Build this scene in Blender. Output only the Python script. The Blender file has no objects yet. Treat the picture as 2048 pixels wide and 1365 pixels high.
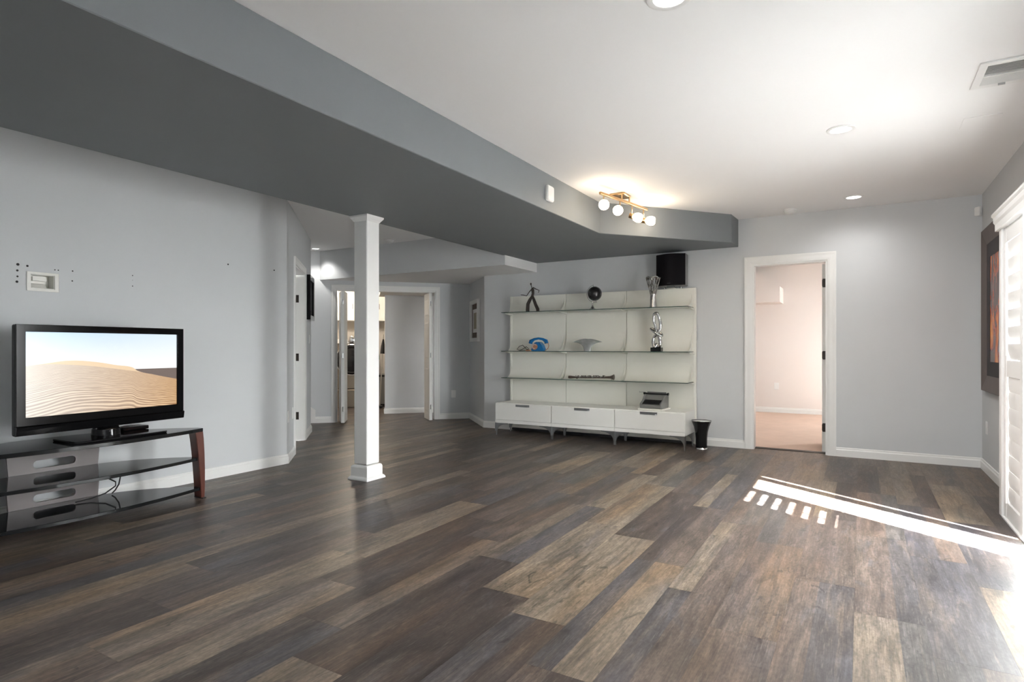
import bpy, bmesh, math, random
from mathutils import Vector, Matrix
random.seed(7)
S = bpy.context.scene
COL = S.collection
PI = math.pi

# ------------------------------------------------------------------ camera
cam_d = bpy.data.cameras.new('camera')
cam = bpy.data.objects.new('camera', cam_d)
COL.objects.link(cam)
YAW = math.atan2(1722 - 1024, 1189.0)
cam.location = (0, 0, 1.12)
cam.rotation_euler = (PI / 2, 0, YAW)
cam_d.sensor_width = 36
cam_d.lens = 1189.0 / 2048 * 36
cam_d.shift_y = (695.0 - 682.5) / 2048
cam_d.clip_start = 0.02
S.camera = cam

# ------------------------------------------------------------------ sky, sun, exposure
S.view_settings.view_transform = 'Standard'
S.view_settings.look = 'None'
S.view_settings.gamma = 1
S.view_settings.use_curve_mapping = False
S.view_settings.exposure = 0.64
W = bpy.data.worlds.new('sky'); S.world = W
W.use_nodes = True
bg = W.node_tree.nodes['Background']
bg.inputs[0].default_value = (0.985, 0.992, 1.0, 1)
bg.inputs[1].default_value = 36.0
SUN_EL = math.radians(42)
sun_d = bpy.data.lights.new('sun', 'SUN'); sun_d.energy = 150; sun_d.angle = math.radians(0.5)
sun_d.color = (1.0, 0.985, 0.965)
sun = bpy.data.objects.new('sun', sun_d); COL.objects.link(sun)
SD = Vector((-0.824 * math.cos(SUN_EL), 0.567 * math.cos(SUN_EL), -math.sin(SUN_EL)))
sun.rotation_euler = SD.to_track_quat('-Z', 'Y').to_euler()
sun.location = (6, -4, 8)

def portal(name, loc, sx, sy, direction):
    d = bpy.data.lights.new(name, 'AREA'); d.shape = 'RECTANGLE'; d.size = sx; d.size_y = sy
    d.cycles.is_portal = True
    o = bpy.data.objects.new(name, d); COL.objects.link(o); o.location = loc
    o.rotation_euler = Vector(direction).to_track_quat('-Z', 'Z').to_euler()
    return o
portal('slider_daylight', (1.14, 3.92, 1.02), 2.1, 2.1, (-1, 0, 0))
portal('rear_fill_daylight', (-.1, -3.34, 1.45), 1.05, 1.15, (0, 1, 0))  # portal of the added rear window, for fill light
portal('bedroom_window_daylight', (1.74, 9.5, 1.5), .84, 1.25, (-1, 0, 0))

# ------------------------------------------------------------------ helpers
def lin(r, g, b):
    f = lambda c: c / 12.92 if c <= 0.04045 else ((c + 0.055) / 1.055) ** 2.4
    return (f(r / 255.), f(g / 255.), f(b / 255.), 1)

MATS = {}
def mat(name, color, rough=0.5, metal=0.0, bump=0.0, bscale=200, var=0.0, vscale=3, spec=0.5, emit=None, estr=0, coat=0):
    m = bpy.data.materials.new(name); m.use_nodes = True
    nt = m.node_tree; b = nt.nodes['Principled BSDF']
    b.inputs['Base Color'].default_value = color
    b.inputs['Roughness'].default_value = rough
    b.inputs['Metallic'].default_value = metal
    b.inputs['Specular IOR Level'].default_value = spec
    b.inputs['Coat Weight'].default_value = coat
    if emit:
        b.inputs['Emission Color'].default_value = emit
        b.inputs['Emission Strength'].default_value = estr
    tc = nt.nodes.new('ShaderNodeTexCoord')
    if var:
        n = nt.nodes.new('ShaderNodeTexNoise'); n.inputs['Scale'].default_value = vscale; n.inputs['Detail'].default_value = 4
        nt.links.new(tc.outputs['Object'], n.inputs['Vector'])
        mx = nt.nodes.new('ShaderNodeMix'); mx.data_type = 'RGBA'
        mx.inputs[6].default_value = tuple(c * (1 - var) for c in color[:3]) + (1,)
        mx.inputs[7].default_value = tuple(min(1, c * (1 + var)) for c in color[:3]) + (1,)
        nt.links.new(n.outputs['Fac'], mx.inputs[0]); nt.links.new(mx.outputs[2], b.inputs['Base Color'])
    if bump:
        n = nt.nodes.new('ShaderNodeTexNoise'); n.inputs['Scale'].default_value = bscale; n.inputs['Detail'].default_value = 3
        nt.links.new(tc.outputs['Object'], n.inputs['Vector'])
        bp = nt.nodes.new('ShaderNodeBump'); bp.inputs['Strength'].default_value = bump; bp.inputs['Distance'].default_value = 0.002
        nt.links.new(n.outputs['Fac'], bp.inputs['Height']); nt.links.new(bp.outputs['Normal'], b.inputs['Normal'])
    MATS[name] = m
    return m

mat('wall_paint', (0.605, 0.62, 0.632, 1), 0.75, bump=0.08, bscale=350, var=0.02, spec=0.3)
mat('ceiling_paint', (0.87, 0.87, 0.87, 1), 0.8, bump=0.06, bscale=300, spec=0.3)
mat('beam_paint', (0.165, 0.178, 0.188, 1), 0.55, bump=0.06, bscale=300, var=0.03, spec=0.35)
mat('trim_white', (0.80, 0.80, 0.785, 1), 0.35, bump=0.02, bscale=60)
mat('door_white', (0.78, 0.78, 0.76, 1), 0.4, bump=0.02, bscale=60)
mat('shutter_white', (0.83, 0.83, 0.82, 1), 0.35, bump=0.02, bscale=80)
mat('cream_lacquer', (0.79, 0.785, 0.72, 1), 0.4, bump=0.015, bscale=80)
mat('white_lacquer', (0.80, 0.795, 0.76, 1), 0.3, bump=0.01, bscale=80)
mat('plastic_white', (0.80, 0.80, 0.79, 1), 0.35, bump=0.01, bscale=80)
mat('plastic_cream', (0.74, 0.73, 0.68, 1), 0.4, bump=0.01, bscale=80)
mat('brushed_steel', (0.36, 0.37, 0.38, 1), 0.32, 1.0, bump=0.03, bscale=150)
mat('chrome', (0.66, 0.66, 0.66, 1), 0.08, 1.0, bump=0.004, bscale=60)
mat('antique_silver', (0.55, 0.54, 0.52, 1), 0.25, 1.0, bump=0.15, bscale=120, var=0.25, vscale=30)
mat('pearl_glass', (0.52, 0.54, 0.54, 1), 0.08, 0.5, bump=0.05, bscale=30, var=0.45, vscale=16)
mat('worn_wood', (0.10, 0.075, 0.062, 1), 0.4, 0.4, bump=0.2, bscale=150, var=0.3, vscale=40)
mat('tv_black', (0.004, 0.004, 0.0045, 1), 0.12, bump=0.003, bscale=20, spec=0.12)
mat('bronze', (0.055, 0.045, 0.04, 1), 0.45, 0.6, bump=0.15, bscale=120, var=0.2, vscale=20)
mat('brass', (0.55, 0.36, 0.19, 1), 0.3, 1.0, bump=0.02, bscale=150)
mat('copper', (0.55, 0.27, 0.17, 1), 0.3, 1.0, bump=0.02, bscale=100)
mat('gloss_black', (0.006, 0.006, 0.007, 1), 0.07, bump=0.003, bscale=20, spec=0.35)
mat('satin_black', (0.012, 0.012, 0.013, 1), 0.4, bump=0.02, bscale=100)
mat('black_glass', (0.010, 0.011, 0.012, 1), 0.03, bump=0.002, bscale=10, spec=0.5)
mat('black_cloth', (0.006, 0.0055, 0.007, 1), 0.8, bump=0.2, bscale=900, spec=0.1)
mat('hinge_dark', (0.03, 0.024, 0.02, 1), 0.45, 0.5, bump=0.02, bscale=100)
mat('cherry_wood', (0.085, 0.020, 0.011, 1), 0.28, bump=0.05, bscale=90, var=0.3, vscale=18)
mat('mauve_board', (0.050, 0.033, 0.031, 1), 0.4, bump=0.02, bscale=120, var=0.04)
mat('frame_brown', (0.105, 0.078, 0.070, 1), 0.5, bump=0.04, bscale=90, var=0.12, vscale=12)
mat('mat_black', (0.030, 0.025, 0.026, 1), 0.7, bump=0.02, bscale=200)
mat('grey_metal', (0.20, 0.20, 0.195, 1), 0.4, 0.2, bump=0.03, bscale=200)
mat('phone_blue', (0.006, 0.12, 0.33, 1), 0.18, bump=0.01, bscale=80)
mat('globe_dark', (0.016, 0.016, 0.018, 1), 0.2, bump=0.05, bscale=40, var=0.6, vscale=9)
mat('washer_black', (0.010, 0.010, 0.011, 1), 0.12, bump=0.004, bscale=30)
mat('washer_bronze', (0.30, 0.255, 0.20, 1), 0.28, 0.9, bump=0.02, bscale=120)
mat('laundry_wall', (0.62, 0.59, 0.55, 1), 0.75, bump=0.06, bscale=300)
mat('bedroom_wall', (0.76, 0.71, 0.68, 1), 0.75, bump=0.06, bscale=300)
mat('carpet', (0.60, 0.46, 0.38, 1), 0.95, bump=0.7, bscale=500, var=0.10, vscale=5, spec=0.1)
mat('siding', (0.70, 0.69, 0.67, 1), 0.7, bump=0.05, bscale=20)
mat('patio', (0.22, 0.22, 0.22, 1), 0.8, bump=0.1, bscale=60, var=0.08)
mat('dark_joint', (0.02, 0.018, 0.016, 1), 0.8, bump=0.05, bscale=50)
mat('rubber', (0.01, 0.01, 0.01, 1), 0.6, bump=0.02, bscale=200)
mat('pole_grey', (0.45, 0.43, 0.40, 1), 0.4, 0.3, bump=0.02, bscale=100)
mat('mop_green', (0.05, 0.20, 0.05, 1), 0.6, bump=0.2, bscale=200)
mat('tan_print', (0.34, 0.29, 0.20, 1), 0.6, bump=0.02, bscale=50, var=0.2, vscale=8)
mat('grey_print', (0.30, 0.32, 0.32, 1), 0.5, bump=0.02, bscale=50, var=0.3, vscale=6)
mat('brown_weave', (0.10, 0.065, 0.05, 1), 0.7, bump=0.3, bscale=90, var=0.5, vscale=40)
mat('lamp_glow', (1, 0.95, 0.85, 1), 0.4, bump=0.01, emit=(1.0, 0.86, 0.66, 1), estr=8)
mat('downlight_glow', (1, 1, 1, 1), 0.4, bump=0.01, emit=(1.0, 0.97, 0.92, 1), estr=3)
mat('bulb_off', (0.85, 0.85, 0.84, 1), 0.3, bump=0.01)
mat('grille_grey', (0.42, 0.42, 0.42, 1), 0.5, bump=0.02)
mat('stone_white', (0.78, 0.76, 0.71, 1), 0.4, bump=0.03, bscale=60)

def glass_mat(name, tint, edge=False):
    m = bpy.data.materials.new(name); m.use_nodes = True
    nt = m.node_tree; nt.nodes.clear()
    out = nt.nodes.new('ShaderNodeOutputMaterial'); mix = nt.nodes.new('ShaderNodeMixShader')
    tr = nt.nodes.new('ShaderNodeBsdfTransparent'); tr.inputs[0].default_value = tint
    gl = nt.nodes.new('ShaderNodeBsdfGlossy'); gl.inputs['Roughness'].default_value = 0.02
    lw = nt.nodes.new('ShaderNodeLayerWeight'); lw.inputs['Blend'].default_value = 0.5
    pw = nt.nodes.new('ShaderNodeMath'); pw.operation = 'POWER'; pw.inputs[1].default_value = 4.0
    fr = nt.nodes.new('ShaderNodeMath'); fr.operation = 'MULTIPLY_ADD'; fr.inputs[1].default_value = 0.75; fr.inputs[2].default_value = 0.03
    nt.links.new(lw.outputs['Facing'], pw.inputs[0]); nt.links.new(pw.outputs[0], fr.inputs[0])
    n = nt.nodes.new('ShaderNodeTexNoise'); n.inputs['Scale'].default_value = 4
    bp = nt.nodes.new('ShaderNodeBump'); bp.inputs['Strength'].default_value = 0.01
    nt.links.new(n.outputs[0], bp.inputs['Height']); nt.links.new(bp.outputs[0], gl.inputs['Normal'])
    nt.links.new(fr.outputs[0], mix.inputs[0]); nt.links.new(tr.outputs[0], mix.inputs[1]); nt.links.new(gl.outputs[0], mix.inputs[2])
    nt.links.new(mix.outputs[0], out.inputs[0])
    MATS[name] = m
glass_mat('window_glass', (0.97, 0.98, 0.98, 1))
glass_mat('shelf_glass', (0.93, 0.97, 0.95, 1))
mat('glass_edge', (0.03, 0.075, 0.06, 1), 0.1, bump=0.01)
glass_mat('bowl_glass', (0.80, 0.84, 0.83, 1))

# ---- wood plank material: tone comes from the plank's own colour attribute, grain from noise
def plank_material():
    m = bpy.data.materials.new('vinyl_plank'); m.use_nodes = True
    nt = m.node_tree; L = nt.links; N = nt.nodes.new; b = nt.nodes['Principled BSDF']
    at = N('ShaderNodeAttribute'); at.attribute_name = 'tone'
    tc = N('ShaderNodeTexCoord'); oi = N('ShaderNodeObjectInfo')
    cmb = N('ShaderNodeCombineXYZ'); ml = N('ShaderNodeMath'); ml.operation = 'MULTIPLY'; ml.inputs[1].default_value = 57.0
    L.new(oi.outputs['Random'], ml.inputs[0]); L.new(ml.outputs[0], cmb.inputs[0]); L.new(ml.outputs[0], cmb.inputs[1]); L.new(ml.outputs[0], cmb.inputs[2])
    add = N('ShaderNodeVectorMath'); add.operation = 'ADD'; L.new(tc.outputs['Object'], add.inputs[0]); L.new(cmb.outputs[0], add.inputs[1])
    def noise(sx, sy, sc, det, rough=0.6, dist=0.0):
        mp = N('ShaderNodeMapping'); mp.inputs['Scale'].default_value = (sx, sy, 1); L.new(add.outputs[0], mp.inputs['Vector'])
        n = N('ShaderNodeTexNoise'); n.inputs['Scale'].default_value = sc; n.inputs['Detail'].default_value = det
        n.inputs['Roughness'].default_value = rough; n.inputs['Distortion'].default_value = dist
        L.new(mp.outputs[0], n.inputs['Vector']); return n
    def ramp(src, p0, c0, p1, c1):
        r = N('ShaderNodeValToRGB'); e = r.color_ramp.elements
        e[0].position = p0; e[0].color = (c0, c0, c0, 1); e[1].position = p1; e[1].color = (c1, c1, c1, 1)
        L.new(src, r.inputs[0]); return r
    def mul(a, c, fac=1.0):
        x = N('ShaderNodeMix'); x.data_type = 'RGBA'; x.blend_type = 'MULTIPLY'; x.inputs[0].default_value = fac
        L.new(a, x.inputs[6]); L.new(c, x.inputs[7]); return x.outputs[2]
    patch = noise(5, 1.1, 1.0, 3, 0.55, 0.8)     # broad cloudy patches along the board
    patch2 = noise(16, 3.2, 1.0, 2, 0.6, 1.0)    # smaller smudges
    grain = noise(46, 2.4, 1.0, 4, 0.72, 1.2)    # long grain
    fine = noise(230, 7, 1.0, 1, 0.6, 0.0)       # fine streaks
    white = noise(120, 10, 1.0, 2, 0.75, 0.0)    # pale limed pores
    knots = noise(13, 5, 1.0, 2, 0.5, 2.2)
    hue = noise(4, 0.9, 1.0, 1, 0.5)
    cool = noise(6, 1.6, 1.0, 1, 0.5, 0.0)
    # neighbouring tones bleed into the printed strip in broad patches
    bleed = N('ShaderNodeMix'); bleed.data_type = 'RGBA'
    br = ramp(patch.outputs[0], 0.50, 0.0, 0.70, 0.55); L.new(br.outputs[0], bleed.inputs[0])
    L.new(at.outputs['Color'], bleed.inputs[6]); bleed.inputs[7].default_value = (0.082, 0.066, 0.055, 1)
    def layer(src, p0, p1, amt, col, prev):
        x = N('ShaderNodeMix'); x.data_type = 'RGBA'; rr_ = ramp(src, p0, 0.0, p1, amt)
        L.new(rr_.outputs[0], x.inputs[0]); L.new(prev, x.inputs[6]); x.inputs[7].default_value = col; return x.outputs[2]
    sk1 = noise(11, 1.2, 1.0, 4, 0.62, 1.6); sk2 = noise(17, 1.7, 1.0, 4, 0.62, 1.4); sk3 = noise(9, 2.4, 1.0, 3, 0.6, 1.2)
    base = layer(sk1.outputs[0], 0.50, 0.62, 0.50, (0.040, 0.033, 0.031, 1), bleed.outputs[2])
    base = layer(sk2.outputs[0], 0.54, 0.66, 0.42, (0.150, 0.118, 0.092, 1), base)
    base = layer(sk3.outputs[0], 0.60, 0.72, 0.50, (0.085, 0.082, 0.090, 1), base)
    c = mul(base, ramp(patch.outputs[0], 0.28, 0.72, 0.72, 1.28).outputs[0])
    c = mul(c, ramp(patch2.outputs[0], 0.28, 0.66, 0.72, 1.30).outputs[0])
    c = mul(c, ramp(grain.outputs[0], 0.30, 0.66, 0.70, 1.28).outputs[0])
    c = mul(c, ramp(fine.outputs[0], 0.30, 0.82, 0.70, 1.16).outputs[0])
    c = mul(c, ramp(knots.outputs[0], 0.26, 0.45, 0.35, 1.0).outputs[0])
    speck = noise(90, 38, 1.0, 2, 0.7, 0.0)
    c = mul(c, ramp(speck.outputs[0], 0.28, 0.72, 0.72, 1.30).outputs[0])
    lm = N('ShaderNodeMix'); lm.data_type = 'RGBA'
    lr = ramp(white.outputs[0], 0.58, 0.0, 0.78, 0.45); L.new(lr.outputs[0], lm.inputs[0]); L.new(c, lm.inputs[6]); lm.inputs[7].default_value = (0.22, 0.20, 0.18, 1); c = lm.outputs[2]
    cm = N('ShaderNodeMix'); cm.data_type = 'RGBA'; cm.blend_type = 'MULTIPLY'
    cr = ramp(cool.outputs[0], 0.52, 0.0, 0.70, 0.9); L.new(cr.outputs[0], cm.inputs[0]); L.new(c, cm.inputs[6]); cm.inputs[7].default_value = (0.90, 0.93, 1.02, 1); c = cm.outputs[2]
    hx = N('ShaderNodeMix'); hx.data_type = 'RGBA'; hx.blend_type = 'MULTIPLY'
    hr = ramp(hue.outputs[0], 0.5, 0.0, 0.72, 1.0); L.new(hr.outputs[0], hx.inputs[0]); L.new(c, hx.inputs[6]); hx.inputs[7].default_value = (1.12, 0.98, 0.82, 1)
    L.new(hx.outputs[2], b.inputs['Base Color'])
    rr = N('ShaderNodeMapRange'); L.new(grain.outputs[0], rr.inputs[0]); rr.inputs[3].default_value = 0.34; rr.inputs[4].default_value = 0.50
    L.new(rr.outputs[0], b.inputs['Roughness'])
    b.inputs['Specular IOR Level'].default_value = 0.5
    bp = N('ShaderNodeBump'); bp.inputs['Strength'].default_value = 0.25; bp.inputs['Distance'].default_value = 0.001
    L.new(grain.outputs[0], bp.inputs['Height']); L.new(bp.outputs[0], b.inputs['Normal'])
    MATS['vinyl_plank'] = m
plank_material()

WL = {}      # world location of every object
class MB:
    def __init__(s, M=None):
        s.v = []; s.f = []; s.mi = []; s.M = M or Matrix(); s.cur = 0
    def pt(s, p): s.v.append(s.M @ Vector(p)); return len(s.v) - 1
    def face(s, idx): s.f.append(idx); s.mi.append(s.cur)
    def box(s, x0, x1, y0, y1, z0, z1):
        i = [s.pt((x, y, z)) for z in (z0, z1) for y in (y0, y1) for x in (x0, x1)]
        for q in ((0, 2, 3, 1), (4, 5, 7, 6), (0, 1, 5, 4), (2, 6, 7, 3), (0, 4, 6, 2), (1, 3, 7, 5)):
            s.face([i[k] for k in q])
        return s
    def prism(s, poly, axis, a0, a1):
        """poly 2D, extruded along axis; for x: (y,z), y: (x,z), z: (x,y)"""
        def P(p, a):
            return {'x': (a, p[0], p[1]), 'y': (p[0], a, p[1]), 'z': (p[0], p[1], a)}[axis]
        n = len(poly)
        A = [s.pt(P(p, a0)) for p in poly]; B = [s.pt(P(p, a1)) for p in poly]
        s.face(A[::-1]); s.face(B)
        for k in range(n):
            s.face([A[k], A[(k + 1) % n], B[(k + 1) % n], B[k]])
        return s
    def loft(s, rings, cap=True, closed=False):
        ids = [[s.pt(p) for p in r] for r in rings]
        n = len(ids[0]); m = len(ids)
        for a in range(m if closed else m - 1):
            A, B = ids[a], ids[(a + 1) % m]
            for k in range(n):
                s.face([A[k], A[(k + 1) % n], B[(k + 1) % n], B[k]])
        if cap and not closed:
            s.face(ids[0][::-1]); s.face(ids[-1])
        return s
    def tube(s, pts, r, seg=8, closed=False):
        pts = [Vector(p) for p in pts]; n = len(pts)
        rs = r if isinstance(r, (list, tuple)) else [r] * n
        rings = []; up = None
        for k in range(n):
            if closed: t = pts[(k + 1) % n] - pts[k - 1]
            else: t = pts[min(k + 1, n - 1)] - pts[max(k - 1, 0)]
            t.normalize()
            if up is None:
                up = Vector((0, 0, 1)) if abs(t.z) < 0.9 else Vector((1, 0, 0))
            up = (up - t * up.dot(t)); up.normalize()
            sd = t.cross(up)
            rings.append([pts[k] + (up * math.cos(2 * PI * j / seg) + sd * math.sin(2 * PI * j / seg)) * rs[k] for j in range(seg)])
        return s.loft(rings, True, closed)
    def lathe(s, prof, c=(0, 0, 0), seg=24, fn=None):
        rings = []
        for (r, z) in prof:
            ring = []
            for j in range(seg):
                a = 2 * PI * j / seg
                rr, zz = (r, z) if fn is None else fn(a, r, z)
                ring.append((c[0] + rr * math.cos(a), c[1] + rr * math.sin(a), c[2] + zz))
            rings.append(ring)
        return s.loft(rings)
    def sphere(s, c, r, seg=16, rings=10, sq=(1, 1, 1)):
        prof = []
        R = []
        for k in range(rings + 1):
            a = PI * k / rings
            rr = max(math.sin(a), 0.001)
            R.append([(c[0] + r * sq[0] * rr * math.cos(2 * PI * j / seg), c[1] + r * sq[1] * rr * math.sin(2 * PI * j / seg), c[2] - r * sq[2] * math.cos(a)) for j in range(seg)])
        return s.loft(R)
    def build(s, name, mats, parent=None, smooth=False, bevel=0, bseg=1):
        mats = mats if isinstance(mats, (list, tuple)) else [mats]
        lo = Vector([min(v[i] for v in s.v) for i in range(3)]); hi = Vector([max(v[i] for v in s.v) for i in range(3)])
        c = Vector(((lo.x + hi.x) / 2, (lo.y + hi.y) / 2, lo.z))
        me = bpy.data.meshes.new(name)
        me.from_pydata([v - c for v in s.v], [], s.f)
        for m in mats: me.materials.append(MATS[m])
        for p, k in zip(me.polygons, s.mi): p.material_index = k
        bm = bmesh.new(); bm.from_mesh(me)
        bmesh.ops.recalc_face_normals(bm, faces=bm.faces)
        if bevel:
            es = [e for e in bm.edges if len(e.link_faces) == 2 and e.calc_face_angle(0) > 0.5]
            bmesh.ops.bevel(bm, geom=es, offset=bevel, segments=bseg, affect='EDGES', clamp_overlap=True)
        bm.to_mesh(me); bm.free()
        if smooth:
            for p in me.polygons: p.use_smooth = True
            try: me.set_sharp_from_angle(angle=math.radians(40))
            except Exception: pass
        o = bpy.data.objects.new(name, me); COL.objects.link(o)
        WL[o.name] = c.copy()
        if parent:
            o.parent = parent; o.location = c - WL[parent.name]
        else:
            o.location = c
        return o

def tag(o, label=None, cat=None, group=None, kind=None):
    if label: o['label'] = label
    if cat: o['category'] = cat
    if group: o['group'] = group
    if kind: o['kind'] = kind
    return o
def thing(name, loc, label, cat, group=None):
    o = bpy.data.objects.new(name, None); COL.objects.link(o)
    o.empty_display_size = 0.1
    o.location = loc; WL[o.name] = Vector(loc)
    return tag(o, label, cat, group)
def struct(o, label=None):
    o['kind'] = 'structure'
    if label: o['label'] = label
    return o
def rounded(x0, x1, z0, z1, r, n=4):
    P = []
    for (cx, cz, a0) in ((x1 - r, z1 - r, 0), (x0 + r, z1 - r, PI / 2), (x0 + r, z0 + r, PI), (x1 - r, z0 + r, 1.5 * PI)):
        for k in range(n + 1):
            a = a0 + PI / 2 * k / n
            P.append((cx + r * math.cos(a), cz + r * math.sin(a)))
    return P

T, Rz = Matrix.Translation, lambda a: Matrix.Rotation(a, 4, 'Z')
rad = math.radians
# 45 degree frame of the back hall: local x = u (along the far wall), local y = v (away from the room)
Q = 1 / math.sqrt(2)
HALL = Matrix(((Q, -Q, 0, 0), (Q, Q, 0, 0), (0, 0, 1, 0), (0, 0, 0, 1)))
def hall(u, v, z=0): return tuple(HALL @ Vector((u, v, z)))
VF, UL, UR = 9.235, -0.654, 1.718
CORNER = Vector((-4.77, 3.845, 0))          # end of the television wall
HALLD = T(CORNER) @ Rz(math.radians(-1.45)) @ T(-CORNER) @ HALL   # the wall with the hall door is a touch off 45 degrees
CEIL, BEAM, LOW = 2.54, 2.235, 2.117
XR, XL, YB, YN = 0.97, -4.77, 6.97, -3.2

# ------------------------------------------------------------------ floor and planks
sub = MB(); sub.box(-9.6, 1.12, YN - .12, 11, -0.12, -0.009)
floor = struct(sub.build('floor', 'dark_joint'), 'plank floor in mixed tan and dark grey brown boards')
dim = lambda c, k=.62: tuple(q * k for q in c[:3]) + (1,)
LIGHT, MID, DARK, BLUE = dim(lin(152, 136, 118)), dim(lin(113, 98, 89)), dim(lin(85, 73, 68)), dim(lin(92, 88, 91))
TONES = {'L': LIGHT, 'M': MID, 'D': DARK, 'B': BLUE, 'T': dim(lin(134, 119, 104)), 'W': dim(lin(124, 105, 89)), 'G': dim(lin(108, 103, 100))}
# per row: one known end joint, the split of the two printed strips, and the tones of known boards keyed by their start
ROWS = {
 3: (5.63, .5, {5.63: 'WM', 4.415: 'DD', 3.2: 'BG'}),
 2: (3.50, .6, {2.285: 'LL', 3.50: 'BB', 4.715: 'LT', 5.93: 'WM', 1.07: 'BG'}),
 1: (2.62, .55, {2.62: 'BB', 3.835: 'BM', 5.05: 'TD', 6.265: 'TW', 1.405: 'GM'}),
 0: (2.90, .62, {2.90: 'MB', 1.685: 'LG', 4.115: 'MG', 5.33: 'DT', 6.545: 'MM'}),
 -1: (3.19, .42, {1.975: 'MB', 3.19: 'MM', 4.405: 'LD', 5.62: 'DD', 6.835: 'MM', .76: 'MG'}),
 -2: (3.67, .45, {3.67: 'GM', 2.455: 'MW', 4.885: 'TT', 6.10: 'WW', 1.24: 'MM'}),
 -3: (2.76, .42, {2.76: 'LM', 1.545: 'BM', 3.975: 'MG', 5.19: 'WM', 6.405: 'WW'}),
 -4: (1.84, .40, {1.84: 'BL', .625: 'MD', 3.055: 'DM', 4.27: 'LB', 5.485: 'GB', 6.7: 'WM'}),
 -5: (2.165, .5, {2.165: 'LL', .95: 'BD', 3.38: 'DD', 4.595: 'MB', 5.81: 'BT'}),
 -6: (2.325, .45, {2.325: 'LL', 1.11: 'DD', 3.54: 'TL', 4.755: 'LG', 5.97: 'DM'}),
 -7: (2.67, .42, {2.67: 'TB', 1.455: 'DD', 3.885: 'ML', 5.10: 'LD', .24: 'LT', 6.315: 'TM'}),
 -8: (2.91, .5, {2.91: 'BM', 1.695: 'DT', 4.125: 'TB', 5.34: 'LT', 6.555: 'TM', .48: 'DB'}),
 -9: (2.02, .3, {.805: 'ML', 2.02: 'DD', 3.235: 'DM', 4.45: 'MG', 5.665: 'MD'}),
 -10: (2.33, .35, {2.33: 'TL', 1.115: 'LL', 3.545: 'MB', 4.76: 'LL', 5.975: 'DD', -.1: 'TM'}),
 -11: (1.45, .5, {.235: 'DD', 1.45: 'DM', 2.665: 'BD', 3.88: 'DM', 5.095: 'GD', 6.31: 'DD'}),
 -12: (1.80, .5, {.585: 'LM', 1.80: 'DB', 3.015: 'DG', 4.23: 'DM', 5.445: 'DD'}),
 -13: (3.215, .5, {3.215: 'DL', 2.0: 'ML', .785: 'BL', 4.43: 'DM', 5.645: 'DL'}),
 -14: (4.75, .6, {1.105: 'TM', 2.32: 'MD', 3.535: 'DD', 4.75: 'DT', 5.965: 'MD'}),
 -15: (6.33, .5, {1.47: 'MD', 2.685: 'MD', 3.9: 'DD', 5.115: 'DD', .255: 'BD'}),
 -16: (4.15, .55, {1.72: 'LD', 2.935: 'DD', 4.15: 'DL', 5.365: 'DD', .505: 'TW'}),
 -17: (4.43, .5, {4.43: 'ML', 3.215: 'DM', 2.0: 'MD', 5.645: 'MD'}),
 -18: (3.58, .5, {2.365: 'LM', 3.58: 'DD', 4.795: 'MD'}),
 -19: (4.22, .5, {4.22: 'TL', 5.435: 'LM', 3.0: 'DM'}),
 -20: (5.1, .5, {5.1: 'DM', 3.885: 'TD'}),
 -21: (4.5, .5, {4.5: 'LD', 5.715: 'MD'}),
}
PL = 1.215
def plank_mesh(x0, x1, y0, y1, split, ca, cb):
    g = 0.00025; cx, cy = (x0 + x1) / 2, (y0 + y1) / 2
    a, b = x0 + g - cx, x1 - g - cx; c, d = y0 + g - cy, y1 - g - cy
    h = 0.008
    sx = a + (b - a) * split
    V = [(a, c, 0), (b, c, 0), (b, d, 0), (a, d, 0),
         (a, c, h), (sx, c, h), (b, c, h), (b, d, h), (sx, d, h), (a, d, h)]
    Fc = [(4, 5, 8, 9), (5, 6, 7, 8), (0, 1, 6, 5, 4), (1, 2, 7, 6), (2, 3, 9, 8, 7), (3, 0, 4, 9)]
    fc = [ca, cb, ca, cb, cb, ca]
    return V, Fc, fc, (cx, cy)
def add_tone(me, cols):
    at = me.color_attributes.new('tone', 'FLOAT_COLOR', 'CORNER')
    k = 0
    for p, c in zip(me.polygons, cols):
        for _ in p.loop_indices:
            at.data[k].color = (c[0], c[1], c[2], 1); k += 1
rest_v, rest_f, rest_c = [], [], []
rnd = random.Random(3)
n_pl = 0
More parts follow.
